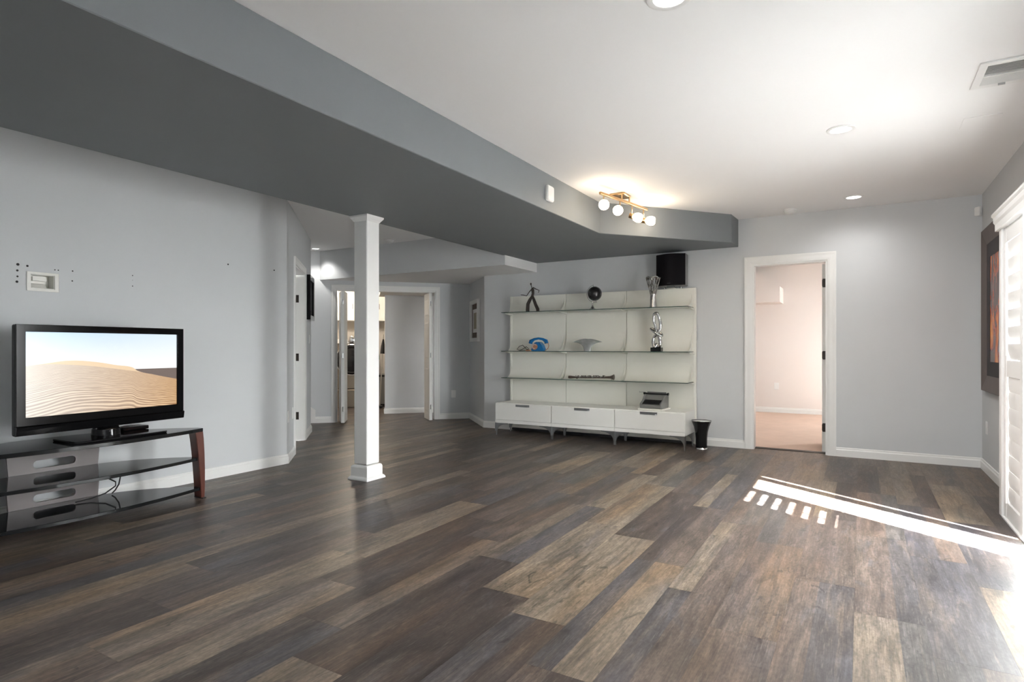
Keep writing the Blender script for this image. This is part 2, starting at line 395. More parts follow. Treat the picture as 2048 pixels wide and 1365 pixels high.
for r in range(-36, 4):
    x0 = -0.025 + .25 * r; x1 = x0 + .25
    j, sp, known = ROWS.get(r, (rnd.uniform(0, PL), rnd.choice((.4, .5, .6)), {}))
    k0 = math.floor((YN - j) / PL)
    for k in range(k0, k0 + 11):
        y0 = j + k * PL; y1 = y0 + PL
        if y0 > 9.6: continue
        t = None
        for ks, tv in known.items():
            if abs(ks - y0) < 0.25: t = tv
        if t is None:
            pool = 'DDDMMMTWB' if r < -8 else 'MMGDBTLW'
            t = rnd.choice(pool) + rnd.choice(pool)
        j1 = rnd.uniform(.93, 1.07); j2 = rnd.uniform(.93, 1.07)
        ca = tuple(q * j1 for q in TONES[t[0]][:3]); cb = tuple(q * j2 for q in TONES[t[1]][:3])
        V, Fc, fc, (cx, cy) = plank_mesh(x0, x1, y0, y1, sp, ca, cb)
        # a board shows if it lies in the room part the photograph covers
        inview = y1 > 0.75 and cx - cy > -14.2 and cx + cy > -1.5 and not (cx > -4.5 and cy > 7.5) and not (cx < -4.4 and y1 < 1.0) and cy > 0.9 - 0.42 * (cx + 2.5) * (cx < -2.5)
        if inview and n_pl < 290 and cx > -7.9:
            me = bpy.data.meshes.new('plank'); me.from_pydata(V, [], Fc); me.materials.append(MATS['vinyl_plank']); add_tone(me, fc)
            o = bpy.data.objects.new('plank', me); COL.objects.link(o)
            o.parent = floor; o.location = Vector((cx, cy, -0.008)) - WL[floor.name]
            n_pl += 1
        else:
            b0 = len(rest_v)
            rest_v += [(p[0] + cx, p[1] + cy, p[2] - .008) for p in V]
            rest_f += [tuple(i + b0 for i in f) for f in Fc]; rest_c += fc
me = bpy.data.meshes.new('outlying_planks'); me.from_pydata(rest_v, [], rest_f); me.materials.append(MATS['vinyl_plank']); add_tone(me, rest_c)
o = bpy.data.objects.new('outlying_planks', me); COL.objects.link(o); o.parent = floor; o.location = -WL[floor.name]
tag(o, kind='stuff')
# bedroom carpet
struct(MB().box(-2.6, 1.6, 7.095, 11.2, -0.12, 0.004).build('floor', 'carpet'), 'pinkish beige carpet of the next room')
struct(MB().prism([(7.045, 0), (7.105, 0), (7.10, 0.012), (7.05, 0.008)], 'x', -1.03, -.30).build('trim_1', 'hinge_dark'), 'dark threshold strip in the doorway')

# ------------------------------------------------------------------ shell
b = MB(); b.box(XR, XR + .15, YN - .12, 2.9, 0, CEIL); b.box(XR, XR + .15, 4.95, YB + .12, 0, CEIL); b.box(XR, XR + .15, 2.9, 4.95, 2.03, CEIL)
wall_right = struct(b.build('wall_right', 'wall_paint'), 'grey wall with the shuttered glass door')
b = MB(); b.box(-4.54, -1.03, YB, YB + .12, 0, CEIL); b.box(-.30, XR, YB, YB + .12, 0, CEIL); b.box(-1.03, -.30, YB, YB + .12, 2.03, CEIL)
wall_back = struct(b.build('wall_back', 'wall_paint'), 'grey back wall behind the shelving unit')
b = MB(); b.box(XL - .14, XL, YN - .12, 1.790, 0, CEIL); b.box(XL - .14, XL, 1.926, 3.845, 0, CEIL); b.box(XL - .14, XL, 1.790, 1.926, 0, 1.515); b.box(XL - .14, XL, 1.790, 1.926, 1.609, CEIL)
wall_left = struct(b.build('wall_left', 'wall_paint'), 'grey wall behind the television')
b = MB(); b.box(XL, XR, YN - .12, YN, 0, .9); b.box(XL, XR, YN - .12, YN, 2.0, CEIL); b.box(XL, -.6, YN - .12, YN, .9, 2.0); b.box(.4, XR, YN - .12, YN, .9, 2.0)
struct(b.build('wall_front', 'wall_paint'), 'grey wall behind the viewer with an added fill window')
# hall walls (45 degrees)
VD0, VD1 = 6.574 + .075, 6.574 + .075 + .90           # doorway in the diagonal left wall
b = MB(HALLD); b.box(UL - .12, UL, 6.089, VD0, 0, CEIL); b.box(UL - .12, UL, VD1, 8.315, 0, CEIL); b.box(UL - .12, UL, VD0, VD1, 2.0, CEIL)
struct(b.build('wall_diagonal_left', 'wall_paint'), 'diagonal grey wall with a door beyond the television wall')
b = MB(); b.prism([(-4.54, YB), (-4.42, YB + .12), (-5.195, 7.865), (-5.315, 7.745)], 'z', 0, CEIL)
struct(b.build('wall_nib', 'wall_paint'), 'short diagonal wall holding the white framed picture')
U0, U1 = -.307, 1.174
b = MB(HALL); b.box(-1.9, U0, VF, VF + .12, 0, CEIL); b.box(U1, UR + .1, VF, VF + .12, 0, CEIL); b.box(U0, U1, VF, VF + .12, 1.985, CEIL)
struct(b.build('wall_far', 'wall_paint'), 'diagonal far wall with the laundry opening')
b = MB(HALL); b.box(-2.0, -1.9, 8.2, VF + .12, 0, CEIL); b.box(-1.9, UL - .12, 8.2, 8.315, 0, CEIL)
struct(b.build('wall_stair', 'wall_paint'), 'grey wall of the stair alcove')
struct(MB().box(-9.6, XR + .15, YN - .12, YB + .12, CEIL, CEIL + .1).build('ceiling', 'ceiling_paint'), 'smooth white ceiling')
b = MB(); b.prism([(-3.77, YN), (-2.215, YN), (-2.205, 5.45), (-1.19, 6.66), (-1.175, YB), (-3.74, YB)], 'z', BEAM, CEIL)
struct(b.build('ceiling_beam', 'beam_paint', bevel=.004), 'boxed-in dark grey ceiling beam that widens at the back wall')
b = MB(); b.prism([(-3.71, 6.15), (-3.71, YB), (-4.54, YB), (-5.315, 7.745), (-6.91, 6.15)], 'z', LOW, CEIL)
o = b.build('ceiling_soffit', ['wall_paint', 'ceiling_paint'])
for p in o.data.polygons:
    if p.normal.z < -.5 or p.normal.x > .9: p.material_index = 1
struct(o, 'low dropped ceiling over the back hall')

def baseboard(name, pts, M=None, z=0, h=.092, t=.016, label=None):
    """pts: polyline on the floor along the wall face, room on the left of travel"""
    prof = [(0, 0), (t, 0), (t, h * .72), (t * .55, h * .82), (t * .55, h * .95), (t * .3, h), (0, h)]
    P = [Vector((p[0], p[1])) for p in pts]; n = len(P); rings = []
    for k in range(n):
        d0 = (P[k] - P[k - 1]).normalized() if k else (P[1] - P[0]).normalized()
        d1 = (P[k + 1] - P[k]).normalized() if k < n - 1 else d0
        n0 = Vector((-d0.y, d0.x)); n1 = Vector((-d1.y, d1.x)); nn = (n0 + n1); nn /= nn.dot(n0)
        rings.append([(P[k].x + nn.x * a, P[k].y + nn.y * a, z + c) for a, c in prof])
    return struct(MB(M).loft(rings).build(name, 'trim_white'), label)
h2 = lambda u, v: hall(u, v)[:2]
hd = lambda u, v: tuple(HALLD @ Vector((u, v, 0)))[:2]
baseboard('baseboard_left', [hd(UL, VD0 - .075), (XL, 3.845), (XL, YN)], label='white baseboard under the television wall')
baseboard('baseboard_hall', [hd(UL, 8.315), hd(UL, VD1 + .075)])
baseboard('baseboard_far', [h2(U0 - .06, VF), h2(-.60, VF)])
baseboard('baseboard_nib', [(-4.07, YB), (-4.54, YB), (-5.315, 7.745), h2(U1 + .07, VF)])
baseboard('baseboard_back', [(-1.11, YB), (-1.60, YB)])
baseboard('baseboard_right', [(XR, 5.13), (XR, YB), (-.22, YB)])

def casing(name, w0, w1, top, cw, t, M=None, axis='x', face=0, side=-1, label=None):
    """door casing on a wall face; opening w0..w1 along axis, standing out by t on 'side'; mitred head"""
    b = MB(M)
    prof = [(0, 0), (0, t * .55), (cw * .25, t * .75), (cw * .6, t * .8), (cw * .85, t), (cw, t * .9), (cw, 0)]
    def path(k, a, d):
        # k: 0 left foot, 1 left top, 2 right top, 3 right foot ; a outward, d proud
        x = (w0 - a) if k in (0, 1) else (w1 + a); z = 0 if k in (0, 3) else top + a
        yv = face + side * d
        return (x, yv, z) if axis == 'x' else (yv, x, z)
    b.loft([[path(k, a, d) for a, d in prof] for k in range(4)])
    return struct(b.build(name, 'trim_white'), label)
def jamb(name, w0, w1, top, f0, f1, M=None, axis='x', t=.018):
    b = MB(M)
    def bx(a0, a1, z0, z1):
        if axis == 'x': b.box(a0, a1, f0, f1, z0, z1)
        else: b.box(f0, f1, a0, a1, z0, z1)
    bx(w0, w0 + t, 0, top); bx(w1 - t, w1, 0, top); bx(w0 + t, w1 - t, top - t, top)
    return struct(b.build(name, 'trim_white'))
casing('trim_2', -1.03, -.30, 2.03, .08, .02, face=YB, label='white casing of the doorway to the carpeted room')
jamb('trim_3', -1.03, -.30, 2.03, YB - .001, YB + .121)
casing('trim_4', U0, U1, 1.985, .068, .02, M=HALL, face=VF, label='white casing around the laundry opening')
jamb('trim_5', U0, U1, 1.985, VF - .001, VF + .121, M=HALL)
casing('trim_6', VD0, VD1, 2.0, .075, .02, M=HALLD, axis='y', face=UL, side=1, label='white casing of the door beyond the television wall')
jamb('trim_7', VD0, VD1, 2.0, UL - .121, UL + .001, M=HALLD, axis='y')

def panel_door(name, M, w, h, t, label, rows, hinge_side=None, mat_='door_white'):
    """slab in local x 0..w, y 0..t, z 0.01..h with raised panels on both faces"""
    d = thing(name, tuple(M @ Vector((w / 2, t / 2, 0))), label, 'door'); del d['category']
    d['kind'] = 'structure'
    slab = MB(M).box(0, w, 0, t, .012, h).build('slab', mat_, d, bevel=.002)
    cols = [(.11, w / 2 - .05), (w / 2 + .05, w - .11)] if w > .5 else [(.075, w - .075)]
    for z0, z1 in rows:
        for x0, x1 in cols:
            for yy, s in ((0, -1), (t, 1)):
                q = MB(M); ya, yb = yy, yy + s * .006
                q.loft([[(x0, ya, z0), (x1, ya, z0), (x1, ya, z1), (x0, ya, z1)], [(x0 + .02, yb, z0 + .02), (x1 - .02, yb, z0 + .02), (x1 - .02, yb, z1 - .02), (x0 + .02, yb, z1 - .02)]])
                q.build('raised_panel', mat_, slab)
    return d
R6 = [(.16, .82), (.98, 1.58), (1.68, 1.90)]
# carpeted room door, open 90 degrees against the right jamb
Md = Matrix.Translation((-.322, 7.10, 0)) @ Matrix.Rotation(math.radians(86), 4, 'Z')
d1 = panel_door('door_1', Md, .72, 2.0, .035, 'open white door edge with black hinges in the doorway', R6)
for z in (.27, 1.035, 1.80):
    b = MB(); b.prism([(-.350, z - .045), (-.318, z - .045), (-.318, z + .045), (-.350, z + .045), (-.356, z + .03), (-.356, z - .03)], 'y', 7.088, 7.098)
    b.tube([(-.316, 7.083, z - .048), (-.316, 7.083, z + .048)], .006)
    b.build('hinge', 'hinge_dark', d1)
# hall door, shut
Mh = HALLD @ Matrix.Translation((UL - .10, VD0 + .02, 0)) @ Matrix.Rotation(PI / 2, 4, 'Z')
d2 = panel_door('door_2', Mh, .86, 1.975, .035, 'shut white door in the diagonal wall left of the column', R6)
for z in (.30, 1.0, 1.70):
    MB(HALLD).box(UL - .101, UL - .06, VD1 - .026, VD1 - .0185, z - .045, z + .045).build('hinge', 'hinge_dark', d2)
# bifold laundry doors, each pair folded back at its jamb
def bifold(name, side, label):
    jx = U0 + .03 if side < 0 else U1 - .03
    d = thing(name, hall(jx, VF + .06), label, 'door'); del d['category']; d['kind'] = 'structure'
    W_ = .36
    for q in range(2):
        s = -side
        ang = math.radians(6)
        off = q * .048 + .012
        # leaf runs along -v; small opening angle between the two leaves
        M = HALL @ Matrix.Translation((jx + s * off, VF + .10, 0)) @ Matrix.Rotation(-PI / 2 + (ang if q == 0 else -ang) * s, 4, 'Z') @ Matrix.Translation((0, 0 if s > 0 else -.03, 0))
        if q == 1: M = HALL @ Matrix.Translation((jx + s * (off + .042), VF + .10, 0)) @ Matrix.Rotation(-PI / 2 - ang * s, 4, 'Z') @ Matrix.Translation((0, 0 if s > 0 else -.03, 0))
        leaf = MB(M).box(0, W_, 0, .03, .02, 1.94).build('leaf', 'door_white', d, bevel=.0015)
        for z0, z1 in ((.14, .80), (.95, 1.50), (1.60, 1.84)):
            for yy, sg in ((0, -1), (.03, 1)):
                qd = MB(M); ya, yb = yy, yy + sg * .005
                qd.loft([[(.06, ya, z0), (W_ - .06, ya, z0), (W_ - .06, ya, z1), (.06, ya, z1)], [(.08, yb, z0 + .02), (W_ - .08, yb, z0 + .02), (W_ - .08, yb, z1 - .02), (.08, yb, z1 - .02)]])
                qd.build('raised_panel', 'door_white', leaf)
    for z in (.22, 1.0, 1.78):
        v = VF + .10 - W_ - .004
        u = jx - side * .075
        MB(HALL).box(u - .006, u + .006, v - .005, v + .003, z - .035, z + .035).build('hinge', 'chrome', d)
    return d
bifold('door_3', -1, 'left folded pair of white bifold laundry doors beside the column')
bifold('door_4', 1, 'right folded pair of white bifold laundry doors')

# ------------------------------------------------------------------ glass door, shutters, outside
w1 = thing('window_1', (1.045, 3.12, 0), 'sliding glass door behind the white shutters', 'window'); del w1['category']; w1['kind'] = 'structure'
b = MB(); b.box(1.0, 1.09, 2.9, 2.95, 0, 2.03); b.box(1.0, 1.09, 4.90, 4.95, 0, 2.03); b.box(1.0, 1.09, 2.95, 4.90, 0, .02); b.box(1.0, 1.09, 2.95, 4.90, 2.01, 2.03)
b.build('window_frame', 'trim_white', w1)
b = MB(); b.box(1.02, 1.06, 3.27, 3.33, .02, 2.01); b.build('meeting_stile', 'trim_white', w1)
MB().box(1.036, 1.042, 2.95, 3.27, .85, 2.01).build('pane', 'window_glass', w1)
MB().box(1.02, 1.06, 2.95, 3.27, .02, .85).build('light_block_panel', 'trim_white', w1)  # solid panel added to keep daylight off the nearby floor
MB().box(1.036, 1.042, 3.33, 4.90, .02, 2.01).build('pane', 'window_glass', w1)
w2 = thing('fill_window', (-.1, YN - .06, .9), 'added window behind the viewer that gives fill light', 'window'); del w2['category']; w2['kind'] = 'structure'  # unseen window added to let in soft fill light
b = MB(); b.box(-.6, -.55, YN - .1, YN - .02, .9, 2.0); b.box(.35, .4, YN - .1, YN - .02, .9, 2.0); b.box(-.55, .35, YN - .1, YN - .02, .9, .95); b.box(-.55, .35, YN - .1, YN - .02, 1.95, 2.0)
b.build('window_frame', 'trim_white', w2)
MB().box(-.55, .35, YN - .065, YN - .059, .95, 1.95).build('pane', 'window_glass', w2)
# unseen tall block added outside, aligned so that it shades the near half of the glass door
a_ax = Vector((-.824, .567, 0)); b_ax = Vector((.567, .824, 0))
MN = Matrix(((a_ax.x, b_ax.x, 0, 0), (a_ax.y, b_ax.y, 0, 0), (0, 0, 1, 0), (0, 0, 0, 1)))
struct(MB(MN).box(-11, -6, -9, 3.335, -.3, 11).build('wall_sun_block', 'siding'), 'added tall pale block outside that keeps sun off the near glass')

struct(MB().box(1.12, 16, -12, 16, -.25, -.06).build('ground', 'patio'), 'added concrete patio outside that lowers the upward daylight')  # slab added to cut daylight thrown up onto the ceiling

def shutter(name, y0, y1, label, tilt_up, tilt_lo, stile=.055, x0=.812, x1=.842, rod=True, hw=.0445):
    """one shutter panel in the plane X x0..x1, from y0 (near) to y1 (far)"""
    t = thing(name, ((x0 + x1) / 2, (y0 + y1) / 2, 0), label, 'shutter', 'plantation shutter panels')
    for a, c in ((y0, y0 + stile), (y1 - stile, y1)):
        MB().box(x0, x1, a, c, .012, 1.90).build('stile', 'shutter_white', t, bevel=.002)
    for z0, z1 in ((.012, .115), (.93, 1.035), (1.80, 1.90)):
        MB().box(x0 + .002, x1 - .002, y0 + stile, y1 - stile, z0, z1).build('rail', 'shutter_white', t, bevel=.002)
    xm = (x0 + x1) / 2
    for zs, ze, tl, n in ((.115, .93, tilt_lo, 8), (1.035, 1.80, tilt_up, 7)):
        stp = (ze - zs) / n
        for k in range(n):
            zc = zs + (k + .5) * stp
            prof = []
            for j in range(10):
                a = 2 * PI * j / 10
                px, pz = hw * math.cos(a), .0055 * math.sin(a)
                prof.append((xm + px * math.cos(tl) - pz * math.sin(tl), zc + px * math.sin(tl) + pz * math.cos(tl)))
            MB().prism(prof, 'y', y0 + stile + .003, y1 - stile - .003).build('louver', 'shutter_white', t, smooth=True)
        if rod:
            ym = (y0 + y1) / 2
            MB().box(x0 - .036, x0 - .024, ym - .006, ym + .006, zs + .03, ze - .03).build('tilt_rod', 'shutter_white', t, bevel=.002)
    return t
rad = math.radians
shutter('shutter_panel', 4.49, 5.02, 'white louvered shutter panel beside the orange framed picture', rad(180 - 79), rad(180 - 88), stile=.075, hw=.054)
shutter('shutter_panel', 3.42, 3.965, 'white louvered shutter panel next to the gap, out of frame', rad(82), rad(98), stile=.10)
# far jamb, valance and floor track of the shutter frame
b = MB(); b.box(.80, XR, 5.025, 5.10, 0, 1.905)
struct(b.build('trim_8', 'shutter_white', bevel=.003), 'white side board of the shutter frame')
b = MB(); b.prism([(.765, 2.02), (.765, 2.005), (.775, 1.995), (.775, 1.965), (.785, 1.95), (.785, 1.905), (XR, 1.905), (XR, 2.02)], 'y', 2.8, 5.15)
struct(b.build('trim_9', 'shutter_white'), 'white moulded valance above the shutters')
b = MB(); b.box(.80, .86, 2.9, 5.02, 0, .010)
struct(b.build('trim_10', 'shutter_white'), 'white floor track of the shutters')
# narrow filler post that leaves the thin slit of sunlight
struct(MB().box(.820, .836, 4.318, 4.438, .012, 1.905).build('trim_11', 'shutter_white', bevel=.002), 'white shutter post between two slits of sun')

# ------------------------------------------------------------------ column
colm = thing('column', (-3.645, 3.755, 0), 'square white support column under the dark grey beam', 'column')
cx, cy = -3.645, 3.755
MB().box(cx - .075, cx + .075, cy - .075, cy + .075, .13, 2.21).build('shaft', 'trim_white', colm, bevel=.006)
def sqr(h, z): return [(cx - h, cy - h, z), (cx + h, cy - h, z), (cx + h, cy + h, z), (cx - h, cy + h, z)]
MB().loft([sqr(.112, 0), sqr(.112, .012), sqr(.106, .022), sqr(.096, .03), sqr(.094, .034), sqr(.094, .105), sqr(.088, .118), sqr(.077, .125)]).build('plinth', 'trim_white', colm, bevel=.002)
MB().loft([sqr(.077, 2.185), sqr(.082, 2.195), sqr(.086, 2.20), sqr(.094, 2.21), sqr(.102, 2.222), sqr(.102, BEAM - .001)]).build('capital', 'trim_white', colm, bevel=.001)

# ------------------------------------------------------------------ shelving wall unit
unit = thing('shelving_unit', (-2.84, 6.9, 0), 'cream wall shelving unit with glass shelves and curved back panels', 'shelving')
BX = [-4.05, -3.25, -2.445, -1.645]
for k in range(3):
    MB().box(BX[k] + .003, BX[k + 1] - .003, 6.90, 6.925, .045, 1.80).build('back_panel', 'cream_lacquer', unit, bevel=.002)
for x in (BX[0] - .012, BX[3] + .012):
    MB().box(x - .014, x + .014, 6.89, 6.935, .02, 1.80).build('side_rail', 'cream_lacquer', unit, bevel=.002)
for x in BX[1:3]:
    MB().box(x - .003, x + .003, 6.926, 6.945, .05, 1.79).build('seam_rail', 'satin_black', unit)
for x in BX:
    MB().box(x - .02, x + .02, 6.926, YB - .002, 1.2, 1.3).build('wall_bracket', 'satin_black', unit)
MB().box(BX[0], BX[3], 6.895, 6.93, .012, .04).build('plinth_rail', 'satin_black', unit)
for zs, hh in ((1.572, .20), (1.068, .235), (.722, .225)):
    for k in range(3):
        prof_o, prof_i = [], []
        for j in range(11):
            a = PI / 2 * j / 10
            prof_o.append((6.90 - .155 * (1 - math.sin(a)) , zs - .004 + hh * (1 - math.cos(a)) ** 1.25))
        # outer curve sweeps from the shelf (front, low) up to the panel (back, high)
        prof = [(y, z) for y, z in prof_o] + [(y + .010, z - .006) for y, z in reversed(prof_o)]
        x0 = BX[k] + (.012 if k else .0); x1 = BX[k + 1] - .028
        MB().prism(prof, 'x', x0, x1).build('curved_panel', 'cream_lacquer', unit, smooth=True)
        def cheek(lip):
            return [(y - lip * .55 * (1 - q / 10.), z + lip * (1 - q / 10.) * (.25 + q / 10.)) for q, (y, z) in enumerate(prof_o)] + [(6.899, zs - .003)]
        MB().prism(cheek(.0), 'x', x0 - .0055, x0 - .0005).build('end_cheek', 'cream_lacquer', unit)
        MB().prism(cheek(.05), 'x', x1 + .0005, x1 + .0065).build('end_cheek', 'cream_lacquer', unit)
    for x in BX:
        pts = [(6.90, zs - .03), (6.76, zs - .016), (6.72, zs - .006), (6.90, zs - .006)]
        MB().prism(pts, 'x', x - .012, x + .012).build('shelf_bracket', 'cream_lacquer', unit)
    b = MB(); z0, z1 = zs - .004, zs + .004
    i = [b.pt((x, y, z)) for z in (z0, z1) for y in (6.62, 6.885) for x in (BX[0], BX[3])]
    for n_, q in enumerate(((0, 2, 3, 1), (4, 5, 7, 6), (0, 1, 5, 4), (2, 6, 7, 3), (0, 4, 6, 2), (1, 3, 7, 5))):
        b.cur = 0 if n_ < 2 else 1
        b.face([i[k] for k in q])
    b.build('glass_shelf', ['shelf_glass', 'glass_edge'], unit)

def leg_plate(sx, x, y, wide=.17, z1=.157):
    """steel plate leg with an arched gusset towards sx"""
    P = [(0, z1), (0, 0), (.013, 0), (.015, .05)]
    for k in range(9):
        a = PI / 2 * k / 8
        P.append((.018 + (wide - .018) * (1 - math.cos(a)), .055 + (z1 - .012 - .055) * math.sin(a)))
    P.append((wide, z1))
    b = MB(); b.prism([(x + sx * px, pz) for px, pz in P], 'y', y - .006, y + .006)
    b.box(x + min(0, sx * .004) , x + max(0, sx * .004), y - .03, y + .03, .05, z1)
    b.lathe([(.0065, 0), (.0065, .006), (.005, .012)], (x + sx * .0075, y, 0), 10)
    return b
for k in range(3):
    x0, x1 = BX[k] + .0125 - .0, BX[k + 1] + .0125
    x0 += .001; x1 -= .001
    lab = ['white low drawer cabinet at the left end, under the blue telephone', 'white low drawer cabinet in the middle, under the flute-like instrument', 'white low drawer cabinet at the right end, under the typewriter'][k]
    c = thing('drawer_cabinet', ((x0 + x1) / 2, 6.66, 0), lab, 'cabinet', 'low drawer cabinets')
    MB().box(x0, x1, 6.47, 6.885, .157, .412).build('body', 'white_lacquer', c, bevel=.002)
    MB().box(x0, x1, 6.452, 6.4705, .157, .198).build('plinth_strip', 'white_lacquer', c, bevel=.001)
    dr = MB().box(x0 + .004, x1 - .004, 6.452, 6.4695, .201, .403).build('drawer', 'white_lacquer', c, bevel=.0015)
    xm = (x0 + x1) / 2
    b = MB(); b.box(xm - .098, xm + .098, 6.449, 6.4525, .372, .401)
    b.loft([[(xm - .096, 6.45, .374), (xm + .096, 6.45, .374), (xm + .096, 6.45, .380), (xm - .096, 6.45, .380)], [(xm - .08, 6.438, .376), (xm + .08, 6.438, .376), (xm + .08, 6.438, .380), (xm - .08, 6.438, .380)]])
    b.build('handle', 'brushed_steel', dr)
    for y in (6.475, 6.83):
        leg_plate(1, x0, y).build('leg', 'brushed_steel', c)
        leg_plate(-1, x1, y).build('leg', 'brushed_steel', c)

# ------------------------------------------------------------------ things on the shelves
def jt(pts, r, **k): return MB().tube(pts, r, **k)
Z1, Z2, Z3 = 1.5762, 1.0722, .7262
# striding figure
f = thing('figurine', (-3.62, 6.70, Z1), 'dark metal striding stick figure on the top glass shelf', 'figurine')
fy = 6.70
b = MB()
b.tube([(-3.70, fy, Z1 + .004), (-3.70, fy, Z1 + .03), (-3.695, fy, Z1 + .10), (-3.665, fy, Z1 + .155), (-3.634, fy, Z1 + .20)], [.024, .024, .023, .021, .014], seg=8)
b.tube([(-3.552, fy, Z1 + .005), (-3.554, fy, Z1 + .03), (-3.585, fy, Z1 + .09), (-3.608, fy, Z1 + .15), (-3.628, fy, Z1 + .20)], [.021, .023, .021, .020, .014], seg=8)
b.tube([(-3.632, fy, Z1 + .19), (-3.622, fy, Z1 + .235), (-3.627, fy, Z1 + .28), (-3.632, fy, Z1 + .305)], [.018, .017, .021, .012], seg=8)
b.tube([(-3.633, fy, Z1 + .30), (-3.645, fy, Z1 + .325), (-3.650, fy, Z1 + .345)], [.005, .005, .005], seg=6)
b.tube([(-3.645, fy, Z1 + .285), (-3.675, fy, Z1 + .255), (-3.715, fy, Z1 + .205), (-3.765, fy, Z1 + .22), (-3.80, fy, Z1 + .225)], [.008, .006, .005, .005, .004], seg=6)
b.tube([(-3.620, fy, Z1 + .31), (-3.575, fy, Z1 + .285), (-3.532, fy, Z1 + .268), (-3.545, fy, Z1 + .24)], [.007, .006, .005, .005], seg=6)
b.build('body', 'bronze', f, smooth=True)
MB().sphere((-3.652, fy, Z1 + .356), .013, 10, 8, (.8, .9, 1.2)).build('head', 'bronze', f, smooth=True)
# globe
g = thing('globe', (-2.80, 6.70, Z1), 'small dark globe on a metal stand on the top glass shelf', 'globe')
MB().sphere((-2.775, 6.70, Z1 + .192), .087, 24, 16).build('ball', 'globe_dark', g, smooth=True)
ax = Vector((-.20, 0, 1)).normalized(); gc = Vector((-2.775, 6.70, Z1 + .192)); pr = Vector((-1, 0, -.2)).normalized()
MB().tube([gc + (ax * math.cos(PI * k / 20) + pr * math.sin(PI * k / 20)) * .103 for k in range(21)], .0035, seg=6).build('meridian_arm', 'antique_silver', g, smooth=True)
MB().tube([gc + ax * .087, gc + ax * .112], .004, seg=6).build('axis_pin', 'antique_silver', g)
MB().tube([gc - ax * .087, gc - ax * .112], .004, seg=6).build('axis_pin', 'antique_silver', g)
MB().lathe([(.042, 0), (.042, .006), (.025, .018), (.015, .035), (.010, .05), (.010, .095)], (-2.802, 6.70, Z1), 18).build('base', 'antique_silver', g, smooth=True)
# silver branch vase
v = thing('vase', (-2.041, 6.65, Z1), 'silver vase with an openwork flared top in front of the speaker', 'vase')
vz = (-2.041, 6.65, Z1)
MB().lathe([(.042, 0), (.038, .03), (.034, .08), (.030, .13), (.031, .15), (.027, .15), (.026, .12), (.02, .02)], vz, 20, lambda a, r, z: (r * (1 + .10 * math.sin(3 * a + z * 25)), z)).build('stem', 'antique_silver', v, smooth=True)
b = MB()
def vr(z): return .028 + .052 * max(0, (z - .14) / .20)
for s in (1, -1):
    for k in range(9):
        a0 = 2 * PI * k / 9
        pts = []
        for j in range(9):
            z = .14 + .195 * j / 8; a = a0 + s * .9 * j / 8 + .12 * math.sin(j * 2.1 + k)
            pts.append((vz[0] + vr(z) * math.cos(a), vz[1] + vr(z) * math.sin(a), vz[2] + z))
        b.tube(pts, .0048, seg=6)
b.tube([(vz[0] + vr(.337) * math.cos(2 * PI * k / 24), vz[1] + vr(.337) * math.sin(2 * PI * k / 24), vz[2] + .337 + .008 * math.sin(5 * 2 * PI * k / 24)) for k in range(24)], .006, seg=6, closed=True)
b.build('openwork_rim', 'antique_silver', v, smooth=True)
# loudspeaker
s = thing('loudspeaker', (-1.885, 6.83, 1.80), 'black loudspeaker with curved cloth front on top of the shelving unit', 'speaker')
prof = [(-2.05, 6.95), (-1.73, 6.95), (-1.715, 6.80)]
front = [(-1.715 - .335 * k / 10, 6.80 - .075 * math.sin(PI * k / 10)) for k in range(11)]
MB().prism([(-2.048, 6.945), (-1.722, 6.945), (-1.715, 6.80), (-2.05, 6.80)], 'z', 1.825, 2.19).build('cabinet', 'grey_metal', s, bevel=.004)
MB().prism(front, 'z', 1.83, 2.185).build('grille', 'black_cloth', s, smooth=True)
MB().box(-1.90, -1.865, 6.722, 6.7265, 1.845, 1.849).build('badge', 'chrome', s)
for x in (-1.98, -1.79): MB().lathe([(.014, 0), (.014, .02), (.01, .026)], (x, 6.91, 1.8005), 12).build('foot', 'chrome', s)
MB().box(-1.93, -1.84, 6.80, 6.93, 1.8005, 1.826).build('bracket', 'chrome', s, bevel=.003)
# rotary telephone
p = thing('telephone', (-3.53, 6.70, Z2), 'blue rotary telephone with a copper dial and coiled cord', 'telephone')
MB().prism([(-3.62, Z2), (-3.455, Z2), (-3.452, Z2 + .02), (-3.475, Z2 + .075), (-3.51, Z2 + .115), (-3.565, Z2 + .115), (-3.60, Z2 + .075), (-3.622, Z2 + .02)], 'y', 6.645, 6.745).build('body', 'phone_blue', p, bevel=.008, bseg=2)
b = MB(); b.tube([(-3.655, 6.695, Z2 + .095), (-3.648, 6.695, Z2 + .125), (-3.60, 6.695, Z2 + .15), (-3.54, 6.695, Z2 + .16), (-3.48, 6.695, Z2 + .15), (-3.432, 6.695, Z2 + .125), (-3.425, 6.695, Z2 + .095)], [.026, .026, .016, .014, .016, .026, .026], seg=10)
b.build('handset', 'phone_blue', p, smooth=True)
Mdial = Matrix.Translation((-3.565, 6.645, Z2 + .055)) @ Matrix.Rotation(rad(78), 4, 'X')
b = MB(Mdial); b.lathe([(.040, 0), (.040, .006), (.033, .010), (.012, .010), (.010, .016)], (0, 0, 0), 20)
dial = b.build('dial', 'copper', p, smooth=True)
for k in range(9):
    a = rad(40 + 30 * k)
    MB(Mdial).lathe([(.0055, 0), (.0055, .003)], (.027 * math.cos(a), .027 * math.sin(a), .0095), 8).build('finger_hole', 'plastic_white', dial)
b = MB(); b.tube([(-3.43, 6.70, Z2 + .11), (-3.405, 6.70, Z2 + .10), (-3.395, 6.70, Z2 + .065), (-3.41, 6.70, Z2 + .03), (-3.455, 6.72, Z2 + .008), (-3.50, 6.74, Z2 + .006)], .004, seg=6)
b.build('handset_cord', 'copper', p, smooth=True)
